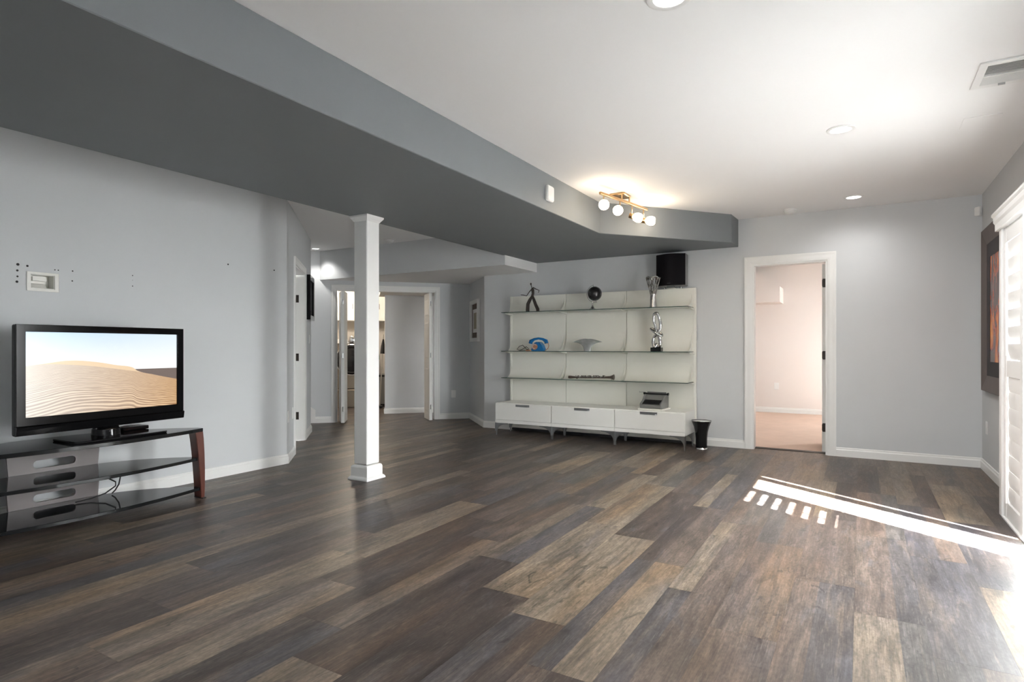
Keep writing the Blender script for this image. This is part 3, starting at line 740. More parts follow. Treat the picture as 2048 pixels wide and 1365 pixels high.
b = MB(); b.tube([(-3.62, 6.66, Z2 + .008), (-3.68, 6.64, Z2 + .02), (-3.745, 6.65, Z2 + .075), (-3.80, 6.66, Z2 + .06), (-3.835, 6.66, Z2 + .02), (-3.80, 6.67, Z2 + .008), (-3.74, 6.67, Z2 + .03), (-3.70, 6.66, Z2 + .055), (-3.66, 6.66, Z2 + .03), (-3.70, 6.655, Z2 + .008), (-3.80, 6.65, Z2 + .007)], .004, seg=6)
b.build('line_cord', 'rubber', p, smooth=True)
b = MB(); b.box(-3.70, -3.625, 6.64, 6.67, Z2 + .0005, Z2 + .016)
b.build('wall_plug', 'copper', p, bevel=.004)
# petal bowl
pb = thing('petal_bowl', (-2.87, 6.70, Z2), 'grey glass bowl with flared petal rim on the middle shelf', 'bowl')
def petal(a, r, z):
    w = (math.cos(2 * a)) * .5 + .5
    k = max(0, (z - .05) / .10)
    return (r * (1 + .45 * k * w), z - .028 * k * k * (1 + .4 * w) + .03 * k * (1 - w))
MB(T((-2.865, 6.69, 0)) @ Matrix.Scale(.5, 4, (0, 1, 0)) @ T((2.865, -6.70, 0))).lathe([(.044, .0), (.048, .02), (.056, .05), (.070, .085), (.090, .115), (.115, .138), (.135, .147), (.13, .140), (.108, .127), (.080, .103), (.062, .08), (.048, .05), (.036, .02)], (-2.865, 6.70, Z2), 48, petal).build('bowl', 'pearl_glass', pb, smooth=True)
# twisted loop sculpture
sc = thing('sculpture', (-2.01, 6.70, Z2), 'polished silver looped sculpture on a black block', 'sculpture')
MB().box(-2.075, -1.955, 6.655, 6.745, Z2, Z2 + .045).build('plinth', 'gloss_black', sc, bevel=.003)
sx, sy = -2.015, 6.70
def loop(pts, r):
    # closed Catmull-Rom tube
    P = [Vector((sx + x, sy + y, Z2 + z)) for x, y, z in pts]; n = len(P); out = []; rr = []
    for k in range(n):
        p0, p1, p2, p3 = P[k - 1], P[k], P[(k + 1) % n], P[(k + 2) % n]
        for j in range(6):
            t = j / 6
            out.append(.5 * ((2 * p1) + (p2 - p0) * t + (2 * p0 - 5 * p1 + 4 * p2 - p3) * t * t + (3 * p1 - p0 - 3 * p2 + p3) * t ** 3))
            rr.append(r[k] * (1 - t) + r[(k + 1) % n] * t)
    return MB().tube(out, rr, seg=10, closed=True)
loop([(-.02, 0, .045), (-.045, .01, .10), (-.035, .015, .16), (.01, .0, .19), (.035, -.01, .15), (.045, -.01, .09), (.025, 0, .05), (.0, .005, .085)], [.022, .020, .018, .018, .019, .020, .020, .016]).build('lower_loop', 'chrome', sc, smooth=True)
loop([(.05, -.01, .175), (-.01, -.022, .215), (-.065, 0, .255), (-.06, .015, .262), (0, .02, .24), (.06, .01, .19)], [.014, .018, .014, .014, .016, .013]).build('middle_loop', 'chrome', sc, smooth=True)
loop([(.0, .0, .22), (-.012, .005, .28), (-.035, .005, .35), (-.03, .0, .42), (.005, 0, .435), (.03, 0, .38), (.045, 0, .30), (.03, 0, .235)], [.015, .015, .017, .018, .017, .018, .020, .017]).build('upper_loop', 'chrome', sc, smooth=True)
# clarinet
c = thing('clarinet', (-2.83, 6.69, Z3), 'old clarinet with worn keys lying on the lowest glass shelf', 'clarinet')
cz = Z3 + .026
b = MB(); b.tube([(-3.115, 6.69, cz), (-3.09, 6.69, cz), (-3.03, 6.69, cz), (-2.70, 6.69, cz + .006), (-2.62, 6.69, cz + .008), (-2.57, 6.69, cz + .010), (-2.54, 6.69, cz + .012), (-2.527, 6.69, cz + .012)], [.017, .018, .012, .012, .013, .016, .027, .034], seg=14)
b.build('tube', 'worn_wood', c, smooth=True)
rk = random.Random(5)
for k in range(22):
    x = -3.02 + .0185 * k + rk.uniform(-.006, .006); an = rk.choice((-70, -35, 0, 30, -100)) + rk.uniform(-15, 15)
    Mk = T((x, 6.69, cz + .0004 * k)) @ Matrix.Rotation(rad(-an), 4, 'X')
    MB(Mk).lathe([(.004, .008), (.004, .016), (.010, .017), (.0105, .021), (.006, .023)], (0, 0, 0), 10).build('key', 'worn_wood' if k % 3 else 'antique_silver', c)
MB().tube([(-3.0, 6.672, cz + .010), (-2.66, 6.672, cz + .014)], .003, seg=6).build('key_rod', 'antique_silver', c)
for x in (-3.0, -2.55):
    MB().tube([(x, 6.668, Z3 + .006), (x, 6.69, cz - .012), (x, 6.712, Z3 + .006)], .003, seg=6).build('rest', 'antique_silver', c)
# typewriter on a board
MTW = T((-2.03, 6.66, 0)) @ Rz(rad(-5))
bd = tag(MB(MTW).box(-.14, .14, -.14, .14, .4125, .430).build('board', 'stone_white', bevel=.002), 'thin white board under the typewriter', 'board')
MTW = MTW @ Matrix.Scale(.74, 4, (1, 0, 0)) @ T((2.0125, -6.635, 0))
tw = thing('typewriter', (-2.03, 6.66, .4305), 'grey typewriter with black keys on the right cabinet', 'typewriter')
T0 = .4305
tx0, tx1 = -2.185, -1.84
MB(MTW).prism([(6.515, T0), (6.75, T0), (6.75, T0 + .135), (6.71, T0 + .146), (6.655, T0 + .142), (6.61, T0 + .088), (6.53, T0 + .042), (6.513, T0 + .035)], 'x', tx0, tx1).build('body', 'grey_metal', tw, bevel=.006, bseg=2)
for xa, xb in ((tx0, tx0 + .028), (tx1 - .028, tx1)):
    MB(MTW).prism([(6.515, T0 + .02), (6.70, T0 + .06), (6.70, T0 + .146), (6.64, T0 + .142), (6.58, T0 + .085), (6.52, T0 + .055), (6.513, T0 + .04)], 'x', xa, xb).build('side_cheek', 'grey_metal', tw, bevel=.004)
MB(MTW).prism([(6.534, T0 + .0455), (6.609, T0 + .0885), (6.606, T0 + .092), (6.531, T0 + .049)], 'x', tx0 + .035, tx1 - .035).build('key_well', 'satin_black', tw)
kb = MB(MTW)
for r_ in range(4):
    for k in range(11):
        x = tx0 + .05 + .0235 * k + .004 * r_; t = (r_ + .5) / 4
        kb.lathe([(.0085, 0), (.0085, .006), (.006, .0075)], (x, 6.536 + .070 * t, T0 + .049 + .040 * t), 8)
tag(kb.build('keys', 'gloss_black', tw), kind='stuff')
MB(MTW).tube([(tx0 - .012, 6.69, T0 + .155), (tx1 + .012, 6.69, T0 + .155)], .011, seg=12).build('platen', 'rubber', tw, smooth=True)
for x in (tx0 - .02, tx1 + .02): MB(MTW).tube([(x - .008, 6.69, T0 + .157), (x + .008, 6.69, T0 + .157)], .016, seg=14).build('platen_knob', 'gloss_black', tw)
MB(MTW).box(tx0 + .02, tx1 - .02, 6.705, 6.715, T0 + .15, T0 + .176).build('paper_rest', 'grey_metal', tw)
MB(MTW).tube([(tx0 + .01, 6.68, T0 + .17), (tx0 - .03, 6.67, T0 + .17), (tx0 - .085, 6.66, T0 + .168), (tx0 - .085, 6.66, T0 + .182)], .0028, seg=6).build('return_lever', 'chrome', tw)
# flared black bin
w = thing('waste_bin', (-1.515, 6.70, 0), 'flared glossy black bin with silver rim beside the shelving unit', 'bin')
bp = (-1.515, 6.70, 0)
MB().lathe([(.062, .018), (.060, .05), (.061, .12), (.068, .19), (.083, .25), (.103, .30), (.110, .312), (.104, .312), (.095, .295), (.076, .245), (.060, .18), (.052, .10), (.052, .03)], bp, 36).build('shell', 'gloss_black', w, smooth=True)
MB().lathe([(.066, 0), (.066, .010), (.061, .019), (.02, .019)], bp, 36).build('base_ring', 'chrome', w, smooth=True)
MB().tube([(bp[0] + .108 * math.cos(2 * PI * k / 36), bp[1] + .108 * math.sin(2 * PI * k / 36), .313) for k in range(36)], .0035, seg=6, closed=True).build('rim', 'chrome', w, smooth=True)
MB().lathe([(.10, .300), (.10, .305), (.02, .305)], bp, 30).build('lining', 'plastic_white', w)

# ------------------------------------------------------------------ television and stand
def shelf_poly(front=0.0, back=0.0):
    P = []
    y0, y1 = 1.10, 2.635; ym = (y0 + y1) / 2; hl = (y1 - y0) / 2
    for k in range(17):
        t = -1 + 2 * k / 16
        P.append((-4.215 + front + .115 * (1 - t * t), ym + hl * t))
    for k in range(17):
        t = 1 - 2 * k / 16
        P.append((-4.25 - back - .385 * (1 - abs(t) ** 2.6), ym + hl * t * .995))
    return P
st = thing('tv_stand', (-4.38, 1.87, 0), 'low television stand with black glass shelves and reddish wooden legs', 'stand')
MB().prism(shelf_poly(.02), 'z', .497, .522).build('top_shelf', 'black_glass', st, bevel=.002)
MB().prism(shelf_poly(-.01), 'z', .283, .305).build('middle_shelf', 'black_glass', st, bevel=.002)
MB().prism(shelf_poly(0), 'z', .062, .085).build('bottom_shelf', 'black_glass', st, bevel=.002)
for sgn, ye in ((1, 2.625), (-1, 1.11)):
    rings = []
    for z, dy, wd in ((.006, .013, .026), (.10, .012, .034), (.22, .008, .043), (.34, .001, .050), (.44, -.008, .056), (.496, -.016, .060)):
        yc = ye + sgn * dy
        rings.append([(-4.20, yc - wd / 2, z), (-4.20, yc + wd / 2, z), (-4.29, yc + wd / 2 + .0, z), (-4.29, yc - wd / 2, z)])
    MB().loft(rings).build('leg', 'cherry_wood', st, smooth=False, bevel=.003)
    MB().box(-4.30, -4.19, ye + sgn * .018 - .012, ye + sgn * .018 + .012, 0, .008).build('foot', 'rubber', st)
for z0, z1 in ((.3055, .4965), (.0855, .2825)):
    # centre board with a rounded slot
    X0, X1 = -4.622, -4.606
    ya, yb = 1.60, 2.136
    wd = .012
    zc = z0 + .053
    slot = rounded(1.745, 1.985, zc - .026, zc + .026, .022)
    outer = [(yb - wd, z0), (yb, z1), (ya, z1), (ya + wd, z0)]
    b = MB()
    # build the board as a ring: strips around the slot
    n = len(slot)
    def outp(ang_p):
        # project slot point radially onto the board outline
        cyy, czz = 1.865, zc
        dx, dz = ang_p[0] - cyy, ang_p[1] - czz
        t = min([(yb - cyy) / dx if dx > 1e-6 else 1e9, (ya - cyy) / dx if dx < -1e-6 else 1e9, (z1 - czz) / dz if dz > 1e-6 else 1e9, (z0 - czz) / dz if dz < -1e-6 else 1e9])
        return (cyy + dx * t, czz + dz * t)
    O = [outp(q) for q in slot]
    corners = [(yb, z1), (ya, z1), (ya, z0), (yb, z0)]
    for cn in corners:  # snap nearest outline point onto each corner
        k = min(range(n), key=lambda i: (O[i][0] - cn[0]) ** 2 + (O[i][1] - cn[1]) ** 2); O[k] = cn
    O = [(y + (.014 if y < 1.7 else -.014 if y > 2.03 else 0) * ((z1 - z) / (z1 - z0)), z) for y, z in O]
    rings = [[(X0, y, z) for y, z in O], [(X1, y, z) for y, z in O], [(X1, y, z) for y, z in slot], [(X0, y, z) for y, z in slot]]
    b.loft(rings, closed=True)
    b.build('centre_board', 'mauve_board', st)
MB().box(-4.634, -4.624, 1.64, 1.66, .086, .4965).build('spine', 'satin_black', st)
tv = thing('television', (-4.35, 2.065, .522), 'flat black television showing desert sand dunes', 'television')
MT = Matrix.Translation((-4.35, 2.065, 0)) @ Matrix.Rotation(rad(5), 4, 'Z')   # local x = towards the room, y = along the wall
HW, TB, TT = .531, .590, 1.257
MB(MT).prism(rounded(-HW, HW, TB, TT, .012), 'x', -.028, .005).build('housing', 'tv_black', tv, bevel=.003)
MB(MT).prism(rounded(-.36, .36, TB + .1, TT - .1, .03), 'x', -.10, -.0285).build('rear_shell', 'satin_black', tv, bevel=.01)
# glossy bezel as a ring around the screen
SY0, SY1, SZ0, SZ1 = -.481, .483, .698, 1.213
b = MB(MT)
o4 = [(-HW, TB + .058), (HW, TB + .058), (HW, TT), (-HW, TT)]; i4 = [(SY0, SZ0), (SY1, SZ0), (SY1, SZ1), (SY0, SZ1)]
b.loft([[(.004, y, z) for y, z in o4], [(.020, y, z) for y, z in o4], [(.020, y, z) for y, z in i4], [(.004, y, z) for y, z in i4]], closed=True)
b.build('bezel', 'tv_black', tv, bevel=.002)
MB(MT).prism([(.005, TB), (.022, TB + .004), (.030, TB + .052), (.019, TB + .0575), (.005, TB + .0575)], 'y', -HW, HW).build('speaker_bar', 'tv_black', tv)
def screen_material():
    m = bpy.data.materials.new('dune_screen'); m.use_nodes = True
    nt = m.node_tree; L = nt.links; N = nt.nodes.new; P = nt.nodes['Principled BSDF']
    uv = N('ShaderNodeUVMap'); sp = N('ShaderNodeSeparateXYZ'); L.new(uv.outputs[0], sp.inputs[0])
    u, vv = sp.outputs[0], sp.outputs[1]
    def M(op, a, c=None, clamp=False):
        n = N('ShaderNodeMath'); n.operation = op; n.use_clamp = clamp
        for i, q in enumerate((a, c)):
            if q is None: continue
            if isinstance(q, (int, float)): n.inputs[i].default_value = q
            else: L.new(q, n.inputs[i])
        return n.outputs[0]
    def curve(pts):
        n = N('ShaderNodeFloatCurve'); c = n.mapping.curves[0]
        c.points[0].location = pts[0]; c.points[1].location = pts[-1]
        for p_ in pts[1:-1]: c.points.new(*p_)
        n.mapping.update(); L.new(u, n.inputs['Value']); return n.outputs[0]
    def mixc(f, a, c):
        n = N('ShaderNodeMix'); n.data_type = 'RGBA'
        if isinstance(f, float): n.inputs[0].default_value = f
        else: L.new(f, n.inputs[0])
        for i, q in ((6, a), (7, c)):
            if isinstance(q, tuple): n.inputs[i].default_value = q
            else: L.new(q, n.inputs[i])
        return n.outputs[2]
    ridge = curve([(0, .60), (.10, .622), (.25, .655), (.40, .635), (.55, .585), (.66, .55), (.70, .50), (.82, .44), (1, .365)])
    crest = curve([(0, .60), (.12, .615), (.28, .60), (.45, .565), (.60, .52), (.70, .49), (.85, .43), (1, .365)])
    sky = mixc(M('MULTIPLY', M('SUBTRACT', vv, .55), 2.2, True), lin(246, 246, 244), lin(178, 209, 235))
    sky = mixc(M('MULTIPLY', u, .55), sky, lin(244, 247, 250))
    # ripples on the sand, perspective compressed towards the ridge
    dep = M('DIVIDE', 1.0, M('ADD', M('SUBTRACT', ridge, vv), .12))
    cx_ = N('ShaderNodeCombineXYZ'); L.new(M('MULTIPLY', M('SUBTRACT', u, .25), dep), cx_.inputs[0]); L.new(M('ADD', M('MULTIPLY', dep, 2.6), M('MULTIPLY', M('MULTIPLY', u, dep), -.75)), cx_.inputs[1])
    wv = N('ShaderNodeTexWave'); wv.bands_direction = 'Y'; wv.inputs['Scale'].default_value = 1.3; wv.inputs['Distortion'].default_value = 5.5; wv.inputs['Detail'].default_value = 2.5; wv.inputs['Detail Scale'].default_value = 1.3
    L.new(cx_.outputs[0], wv.inputs['Vector'])
    lit = mixc(u, lin(236, 224, 208), lin(226, 188, 142)); dim = mixc(u, lin(184, 172, 162), lin(150, 108, 68))
    sand = mixc(wv.outputs['Fac'], dim, lit)
    sand = mixc(M('GREATER_THAN', vv, crest), sand, lin(232, 204, 168))
    dark = M('MULTIPLY', M('GREATER_THAN', u, .665), M('LESS_THAN', vv, .525))
    back = mixc(dark, sky, lin(112, 98, 92))
    img = mixc(M('LESS_THAN', vv, ridge), back, sand)
    P.inputs['Base Color'].default_value = (.01, .01, .01, 1); P.inputs['Roughness'].default_value = .25
    L.new(img, P.inputs['Emission Color']); P.inputs['Emission Strength'].default_value = SCREEN
    MATS['dune_screen'] = m
SCREEN = 0.72
screen_material()
b = MB(MT); b.box(.0055, .0075, SY0, SY1, SZ0, SZ1)
scr = b.build('screen', 'dune_screen', tv)
uvl = scr.data.uv_layers.new(name='UVMap')
inv = MT.inverted()
for p_ in scr.data.polygons:
    for li in p_.loop_indices:
        q = inv @ (scr.data.vertices[scr.data.loops[li].vertex_index].co + WL[scr.name])
        uvl.data[li].uv = ((q.y - SY0) / (SY1 - SY0), (q.z - SZ0) / (SZ1 - SZ0))
MB(MT).prism(rounded(-.075, .075, .535, .592, .01), 'x', -.045, .0).build('neck', 'gloss_black', tv, bevel=.004)
MB(MT).lathe([(.085, .5365), (.082, .575), (.06, .592)], (-.02, 0, 0), 28).build('swivel', 'gloss_black', tv, smooth=True)
b = MB(MT); b.prism([(.17, -.30), (.19, -.27), (.20, 0), (.19, .27), (.17, .30), (-.10, .28), (-.12, .25), (-.12, -.25), (-.10, -.28)], 'z', .5225, .537)
b.build('foot', 'gloss_black', tv, bevel=.005)
# set-top box and cables on the stand
bx = tag(MB(MT).box(-.15, -.03, .12, .30, .5375, .562).build('media_box', 'gloss_black', bevel=.004), 'small flat black box on the stand behind the television foot', 'box')
b = MB(); b.tube([(-4.60, 2.06, .272), (-4.58, 2.12, .262), (-4.52, 2.10, .24), (-4.44, 2.155, .19), (-4.45, 2.16, .16), (-4.46, 2.10, .12), (-4.47, 2.02, .10), (-4.48, 1.93, .093)], .005, seg=6)
tag(b.build('power_cable', 'rubber', smooth=True), 'black cable looping down behind the glass shelves of the stand', 'cable')
b = MB(); b.tube([(-4.57, 2.20, .274), (-4.55, 2.22, .25), (-4.53, 2.23, .20), (-4.53, 2.22, .15), (-4.54, 2.20, .11), (-4.54, 2.18, .093)], .005, seg=6)
tag(b.build('power_cable', 'rubber', smooth=True), 'second black cable, hanging straighter beside the looping one', 'cable')

# ------------------------------------------------------------------ fittings on the left wall
rb = thing('cable_box', (XL, 1.86, 1.5), 'recessed cream cable box set in the wall above the television', 'cable box')
y0, y1, z0, z1 = 1.768, 1.952, 1.497, 1.625
b = MB()
o4 = [(y0, z0), (y1, z0), (y1, z1), (y0, z1)]; i4 = [(y0 + .022, z0 + .018), (y1 - .026, z0 + .018), (y1 - .026, z1 - .016), (y0 + .022, z1 - .016)]
b.loft([[(XL + .0005, y, z) for y, z in o4], [(XL + .008, y, z) for y, z in o4], [(XL + .008, y, z) for y, z in i4], [(XL + .0005, y, z) for y, z in i4]], closed=True)
b.build('cover_frame', 'plastic_cream', rb, bevel=.002)
b = MB(); ya_, yb_, za_, zb_ = 1.7905, 1.9255, 1.5155, 1.6085
b.box(XL - .075, XL - .070, ya_, yb_, za_, zb_); b.box(XL - .07, XL, ya_, ya_ + .003, za_, zb_); b.box(XL - .07, XL, yb_ - .003, yb_, za_, zb_); b.box(XL - .07, XL, ya_ + .003, yb_ - .003, za_, za_ + .003); b.box(XL - .07, XL, ya_ + .003, yb_ - .003, zb_ - .003, zb_)
b.build('recess', 'plastic_cream', rb)
MB().prism([(XL - .068, 1.5195), (XL - .004, 1.5195), (XL - .03, 1.545), (XL - .068, 1.553)], 'y', 1.795, 1.885).build('sloped_insert', 'plastic_cream', rb)
MB().box(XL - .068, XL - .045, 1.82, 1.90, 1.57, 1.598).build('outlet_insert', 'plastic_cream', rb)
HOLES = [(1.722, 1.664, 9), (1.719, 1.624, 7), (1.72, 1.585, 6), (1.717, 1.55, 8), (1.774, 1.66, 7), (1.93, 1.651, 4), (1.95, 1.651, 4), (2.036, 1.655, 5), (2.034, 1.585, 5), (2.434, 1.665, 4), (2.434, 1.585, 4), (2.434, 1.63, 2), (3.224, 1.845, 7), (3.697, 1.846, 7)]
for (yy, zz, mm) in HOLES:
    Mx = Matrix.Translation((XL, yy, zz)) @ Matrix.Rotation(PI / 2, 4, 'Y')
    MB(Mx).lathe([(mm / 1000., 0.0), (mm / 1000., .0012), (mm / 2000., .002)], (0, 0, 0), 10).build('screw_hole', 'dark_joint', wall_left)
def outlet(name, M, label, w=.072, h=.115, cat='outlet', kind='outlet'):
    """plate in local x (width), z (height), standing out along local -y"""
    t = thing(name, tuple(M @ Vector((0, 0, -h / 2))), label, cat)
    MB(M).prism(rounded(-w / 2, w / 2, -h / 2, h / 2, .006, 2), 'y', -.006, -.0004).build('cover_plate', 'plastic_white', t, bevel=.001)
    if kind == 'outlet':
        for zc in (-.026, .026): MB(M).prism(rounded(-.017, .017, zc - .015, zc + .015, .008, 3), 'y', -.0085, -.006).build('socket', 'plastic_white', t)
    else:
        MB(M).prism(rounded(-.016, .016, -.032, .032, .003, 2), 'y', -.011, -.006).build('rocker', 'plastic_white', t)
    return t
outlet('wall_outlet', T((-5.50, 7.56, .39)) @ Rz(PI / 4), 'white wall outlet right of the laundry opening')
outlet('wall_outlet', T((XR, 6.72, .40)) @ Rz(-PI / 2), 'white wall outlet under the orange framed picture')
outlet('wall_outlet', HALLD @ T((UL, 6.14, .445)) @ Rz(PI / 2), 'white wall outlet nearest the television wall corner')
outlet('wall_outlet', HALLD @ T((UL, 6.47, .445)) @ Rz(PI / 2), 'white wall outlet just before the hall door casing')
outlet('light_switch', HALLD @ T((UL, 8.10, 1.225)) @ Rz(PI / 2), 'white light switch below the black framed picture', kind='switch', cat='switch')

# ------------------------------------------------------------------ pictures
def frame_ring(M, w, h, fw, t0, t1, name, m, parent, inner=0.0):
    """ring frame in local x/z (centred), standing out along -y: outer depth t0, inner depth t1"""
    o4 = [(-w / 2, -h / 2), (w / 2, -h / 2), (w / 2, h / 2), (-w / 2, h / 2)]
    i4 = [(-w / 2 + fw, -h / 2 + fw), (w / 2 - fw, -h / 2 + fw), (w / 2 - fw, h / 2 - fw), (-w / 2 + fw, h / 2 - fw)]
    b = MB(M)
    b.loft([[(x, -.001, z) for x, z in o4], [(x, -t0, z) for x, z in o4], [(x, -t1, z) for x, z in i4], [(x, -.001, z) for x, z in i4]], closed=True)
    return b.build(name, m, parent, bevel=.0015)
def flame_material():
    m = bpy.data.materials.new('ember_print'); m.use_nodes = True
    nt = m.node_tree; L = nt.links; N = nt.nodes.new; P = nt.nodes['Principled BSDF']
    tc = N('ShaderNodeTexCoord'); mp = N('ShaderNodeMapping'); mp.inputs['Scale'].default_value = (3, 6, 2.2); mp.inputs['Location'].default_value = (.3, .7, .55)
    n = N('ShaderNodeTexNoise'); n.inputs['Scale'].default_value = 1.3; n.inputs['Detail'].default_value = 5; n.inputs['Distortion'].default_value = .8
    L.new(tc.outputs['Object'], mp.inputs[0]); L.new(mp.outputs[0], n.inputs[0])
    r = N('ShaderNodeValToRGB'); e = r.color_ramp.elements
    e[0].position = .36; e[0].color = lin(86, 60, 54); e[1].position = .68; e[1].color = lin(235, 150, 60)
    q = e.new(.47); q.color = lin(112, 88, 82); q = e.new(.54); q.color = lin(196, 86, 34)
    L.new(n.outputs[0], r.inputs[0]); L.new(r.outputs[0], P.inputs['Base Color']); P.inputs['Roughness'].default_value = .25
    MATS['ember_print'] = m
flame_material()
pc = thing('framed_picture', (XR, 6.2, .735), 'large brown framed picture of glowing orange shapes beside the shutters', 'picture')
MP = T((XR, 6.19, 1.4475)) @ Rz(-PI / 2)
frame_ring(MP, 1.16, 1.425, .135, .036, .014, 'frame', 'frame_brown', pc)
frame_ring(MP, .892, 1.157, .125, .012, .012, 'mat_board', 'mat_black', pc)
MB(MP).box(-.322, .322, -.009, -.004, -.455, .455).build('print', 'ember_print', pc)
pn = thing('framed_picture', (-4.96, 7.39, 1.2), 'white framed small print on the short wall by the shelving', 'picture')
MP = HALL @ T((UR, 9.235 - .49, 1.515)) @ Rz(-PI / 2)
frame_ring(MP, .60, .62, .055, .04, .036, 'frame', 'trim_white', pn)
frame_ring(MP, .49, .51, .085, .010, .010, 'mat_board', 'brown_weave', pn)
frame_ring(MP, .33, .35, .055, .014, .014, 'inner_mat', 'trim_white', pn)
MB(MP).box(-.11, .11, -.012, -.003, -.12, .12).build('print', 'tan_print', pn)
pd = thing('framed_picture', hall(UL, 7.95, 1.47), 'black framed picture high on the wall beyond the hall door', 'picture')
MP = HALLD @ T((UL, 8.03, 1.745)) @ Rz(PI / 2)
frame_ring(MP, .50, .56, .06, .05, .046, 'frame', 'gloss_black', pd)
frame_ring(MP, .38, .44, .07, .02, .02, 'mat_board', 'mat_black', pd)
MB(MP).box(-.12, .12, -.018, -.004, -.15, .15).build('print', 'grey_print', pd)

# ------------------------------------------------------------------ ceiling fittings
def downlight(x, y, label, r=.085, on=False, watts=0):
    t = thing('recessed_light', (x, y, CEIL), label, 'ceiling light', 'recessed ceiling lights')
    MB().lathe([(r, -.0005), (r, -.006), (r * .86, -.010), (r * .72, -.006), (r * .72, -.0005)], (x, y, CEIL), 28).build('trim_ring', 'plastic_white', t, smooth=True)
    if on:
        if watts:
            sl = bpy.data.lights.new('downlight_fill', 'SPOT'); sl.energy = watts; sl.spot_size = rad(165); sl.spot_blend = 1.0; sl.shadow_soft_size = r * .7; sl.color = (1, .98, .95)  # spot added under the fixture to fill the room with light
            so = bpy.data.objects.new('downlight_fill', sl); COL.objects.link(so); so.location = (x, y, CEIL - .012)
        MB().lathe([(r * .70, -.002), (r * .70, -.005), (r * .1, -.006)], (x, y, CEIL), 24).build('lens', 'downlight_glow', t, smooth=True)
    else:
        MB().lathe([(r * .70, -.001), (r * .70, -.004), (r * .62, -.010), (r * .35, -.018), (r * .05, -.020)], (x, y, CEIL), 24).build('lens', 'bulb_off', t, smooth=True)
    return t
downlight(-.113, 4.42, on=True, watts=110, label='recessed ceiling light in the middle of the white ceiling')
downlight(-.06, 6.47, on=True, watts=24, label='recessed ceiling light nearest the back wall')
downlight(-.67, 2.40, on=True, watts=12, label='recessed ceiling light cut by the top edge of the photo', r=.09)
downlight(-6.75, 5.93, 'small lit recessed light at the end of the back hall', r=.065, on=True)
sl = bpy.data.lights.new('hall_downlight', 'SPOT'); sl.energy = 12; sl.spot_size = rad(120); sl.spot_blend = .6; sl.shadow_soft_size = .05; sl.color = (1, .97, .92)
so = bpy.data.objects.new('hall_downlight', sl); COL.objects.link(so); so.location = (-6.75, 5.93, CEIL - .03)
def detector(x, y, label, r=.065):
    t = thing('smoke_detector', (x, y, CEIL), label, 'detector', 'smoke detectors')
    MB().lathe([(r, -.0005), (r, -.010), (r * .92, -.014)], (x, y, CEIL), 24).build('base', 'plastic_white', t, smooth=True)
    MB().lathe([(r * .85, -.0142), (r * .82, -.028), (r * .6, -.036), (r * .1, -.038)], (x, y, CEIL), 24).build('cover', 'plastic_white', t, smooth=True)
detector(-.63, 6.73, 'round white smoke detector near the doorway')
detector(-5.40, 5.97, 'round white smoke detector in the back hall behind the column')
vt = thing('ceiling_vent', (.66, 3.91, CEIL), 'white ceiling air vent with grey slats', 'vent')
vx0, vx1, vy0, vy1 = .515, .80, 3.745, 4.09
b = MB(); o4 = [(vx0, vy0), (vx1, vy0), (vx1, vy1), (vx0, vy1)]; i4 = [(vx0 + .035, vy0 + .03), (vx1 - .035, vy0 + .03), (vx1 - .035, vy1 - .05), (vx0 + .035, vy1 - .05)]
b.loft([[(x, y, CEIL - .0005) for x, y in o4], [(x, y, CEIL - .009) for x, y in o4], [(x, y, CEIL - .012) for x, y in i4], [(x, y, CEIL - .0005) for x, y in i4]], closed=True)
b.build('frame', 'plastic_white', vt, bevel=.001)
MB().box(vx0 + .035, vx1 - .035, vy0 + .03, vy1 - .05, CEIL - .003, CEIL - .0006).build('duct_back', 'grille_grey', vt)
for k in range(14):
    y = vy0 + .036 + .0188 * k
    if k == 7: MB().box(vx0 + .036, vx1 - .036, y, y + .012, CEIL - .013, CEIL - .0035).build('divider', 'plastic_white', vt)
    else:
        s_ = -1 if k < 7 else 1
        MB().prism([(y, CEIL - .0035), (y + .002, CEIL - .0035), (y + .002 + s_ * .008, CEIL - .012), (y + s_ * .008, CEIL - .012)], 'x', vx0 + .036, vx1 - .036).build('slat', 'plastic_white', vt)
MB().box(.63, .66, vy1 - .048, vy1 - .040, CEIL - .022, CEIL - .0095).build('lever', 'grille_grey', vt)
tag(MB().prism([(.55, 4.60), (.74, 4.605), (.74, 4.80), (.55, 4.80)], 'z', CEIL - .004, CEIL - .0004).build('access_cover', 'ceiling_paint', bevel=.001), 'flush white access cover on the ceiling past the vent', 'cover')
# wall and beam sensors
ms = thing('motion_sensor', (.945, 6.945, 2.33), 'white motion sensor high in the corner by the shutters', 'sensor')
Ms = T((.945, 6.94, 2.33)) @ Rz(-PI / 4)
MB(Ms).prism(rounded(-.025, .025, .005, .09, .012), 'y', -.03, .0).build('housing', 'plastic_white', ms, bevel=.004)
MB(Ms).prism(rounded(-.018, .018, .015, .05, .006), 'y', -.032, -.0302).build('lens', 'plastic_white', ms)
al = thing('alarm_siren', (-2.215, 4.345, 2.31), 'white rounded alarm box on the side of the grey beam', 'alarm')
Ma = T((-2.2115, 4.345, 2.375)) @ Rz(PI / 2)
MB(Ma).prism(rounded(-.058, .058, -.063, .063, .018), 'y', -.032, -.003).build('housing', 'plastic_white', al, bevel=.006, bseg=2)
MB(Ma).prism(rounded(-.06, .06, -.065, .065, .018), 'y', -.004, -.0).build('backplate', 'grille_grey', al)

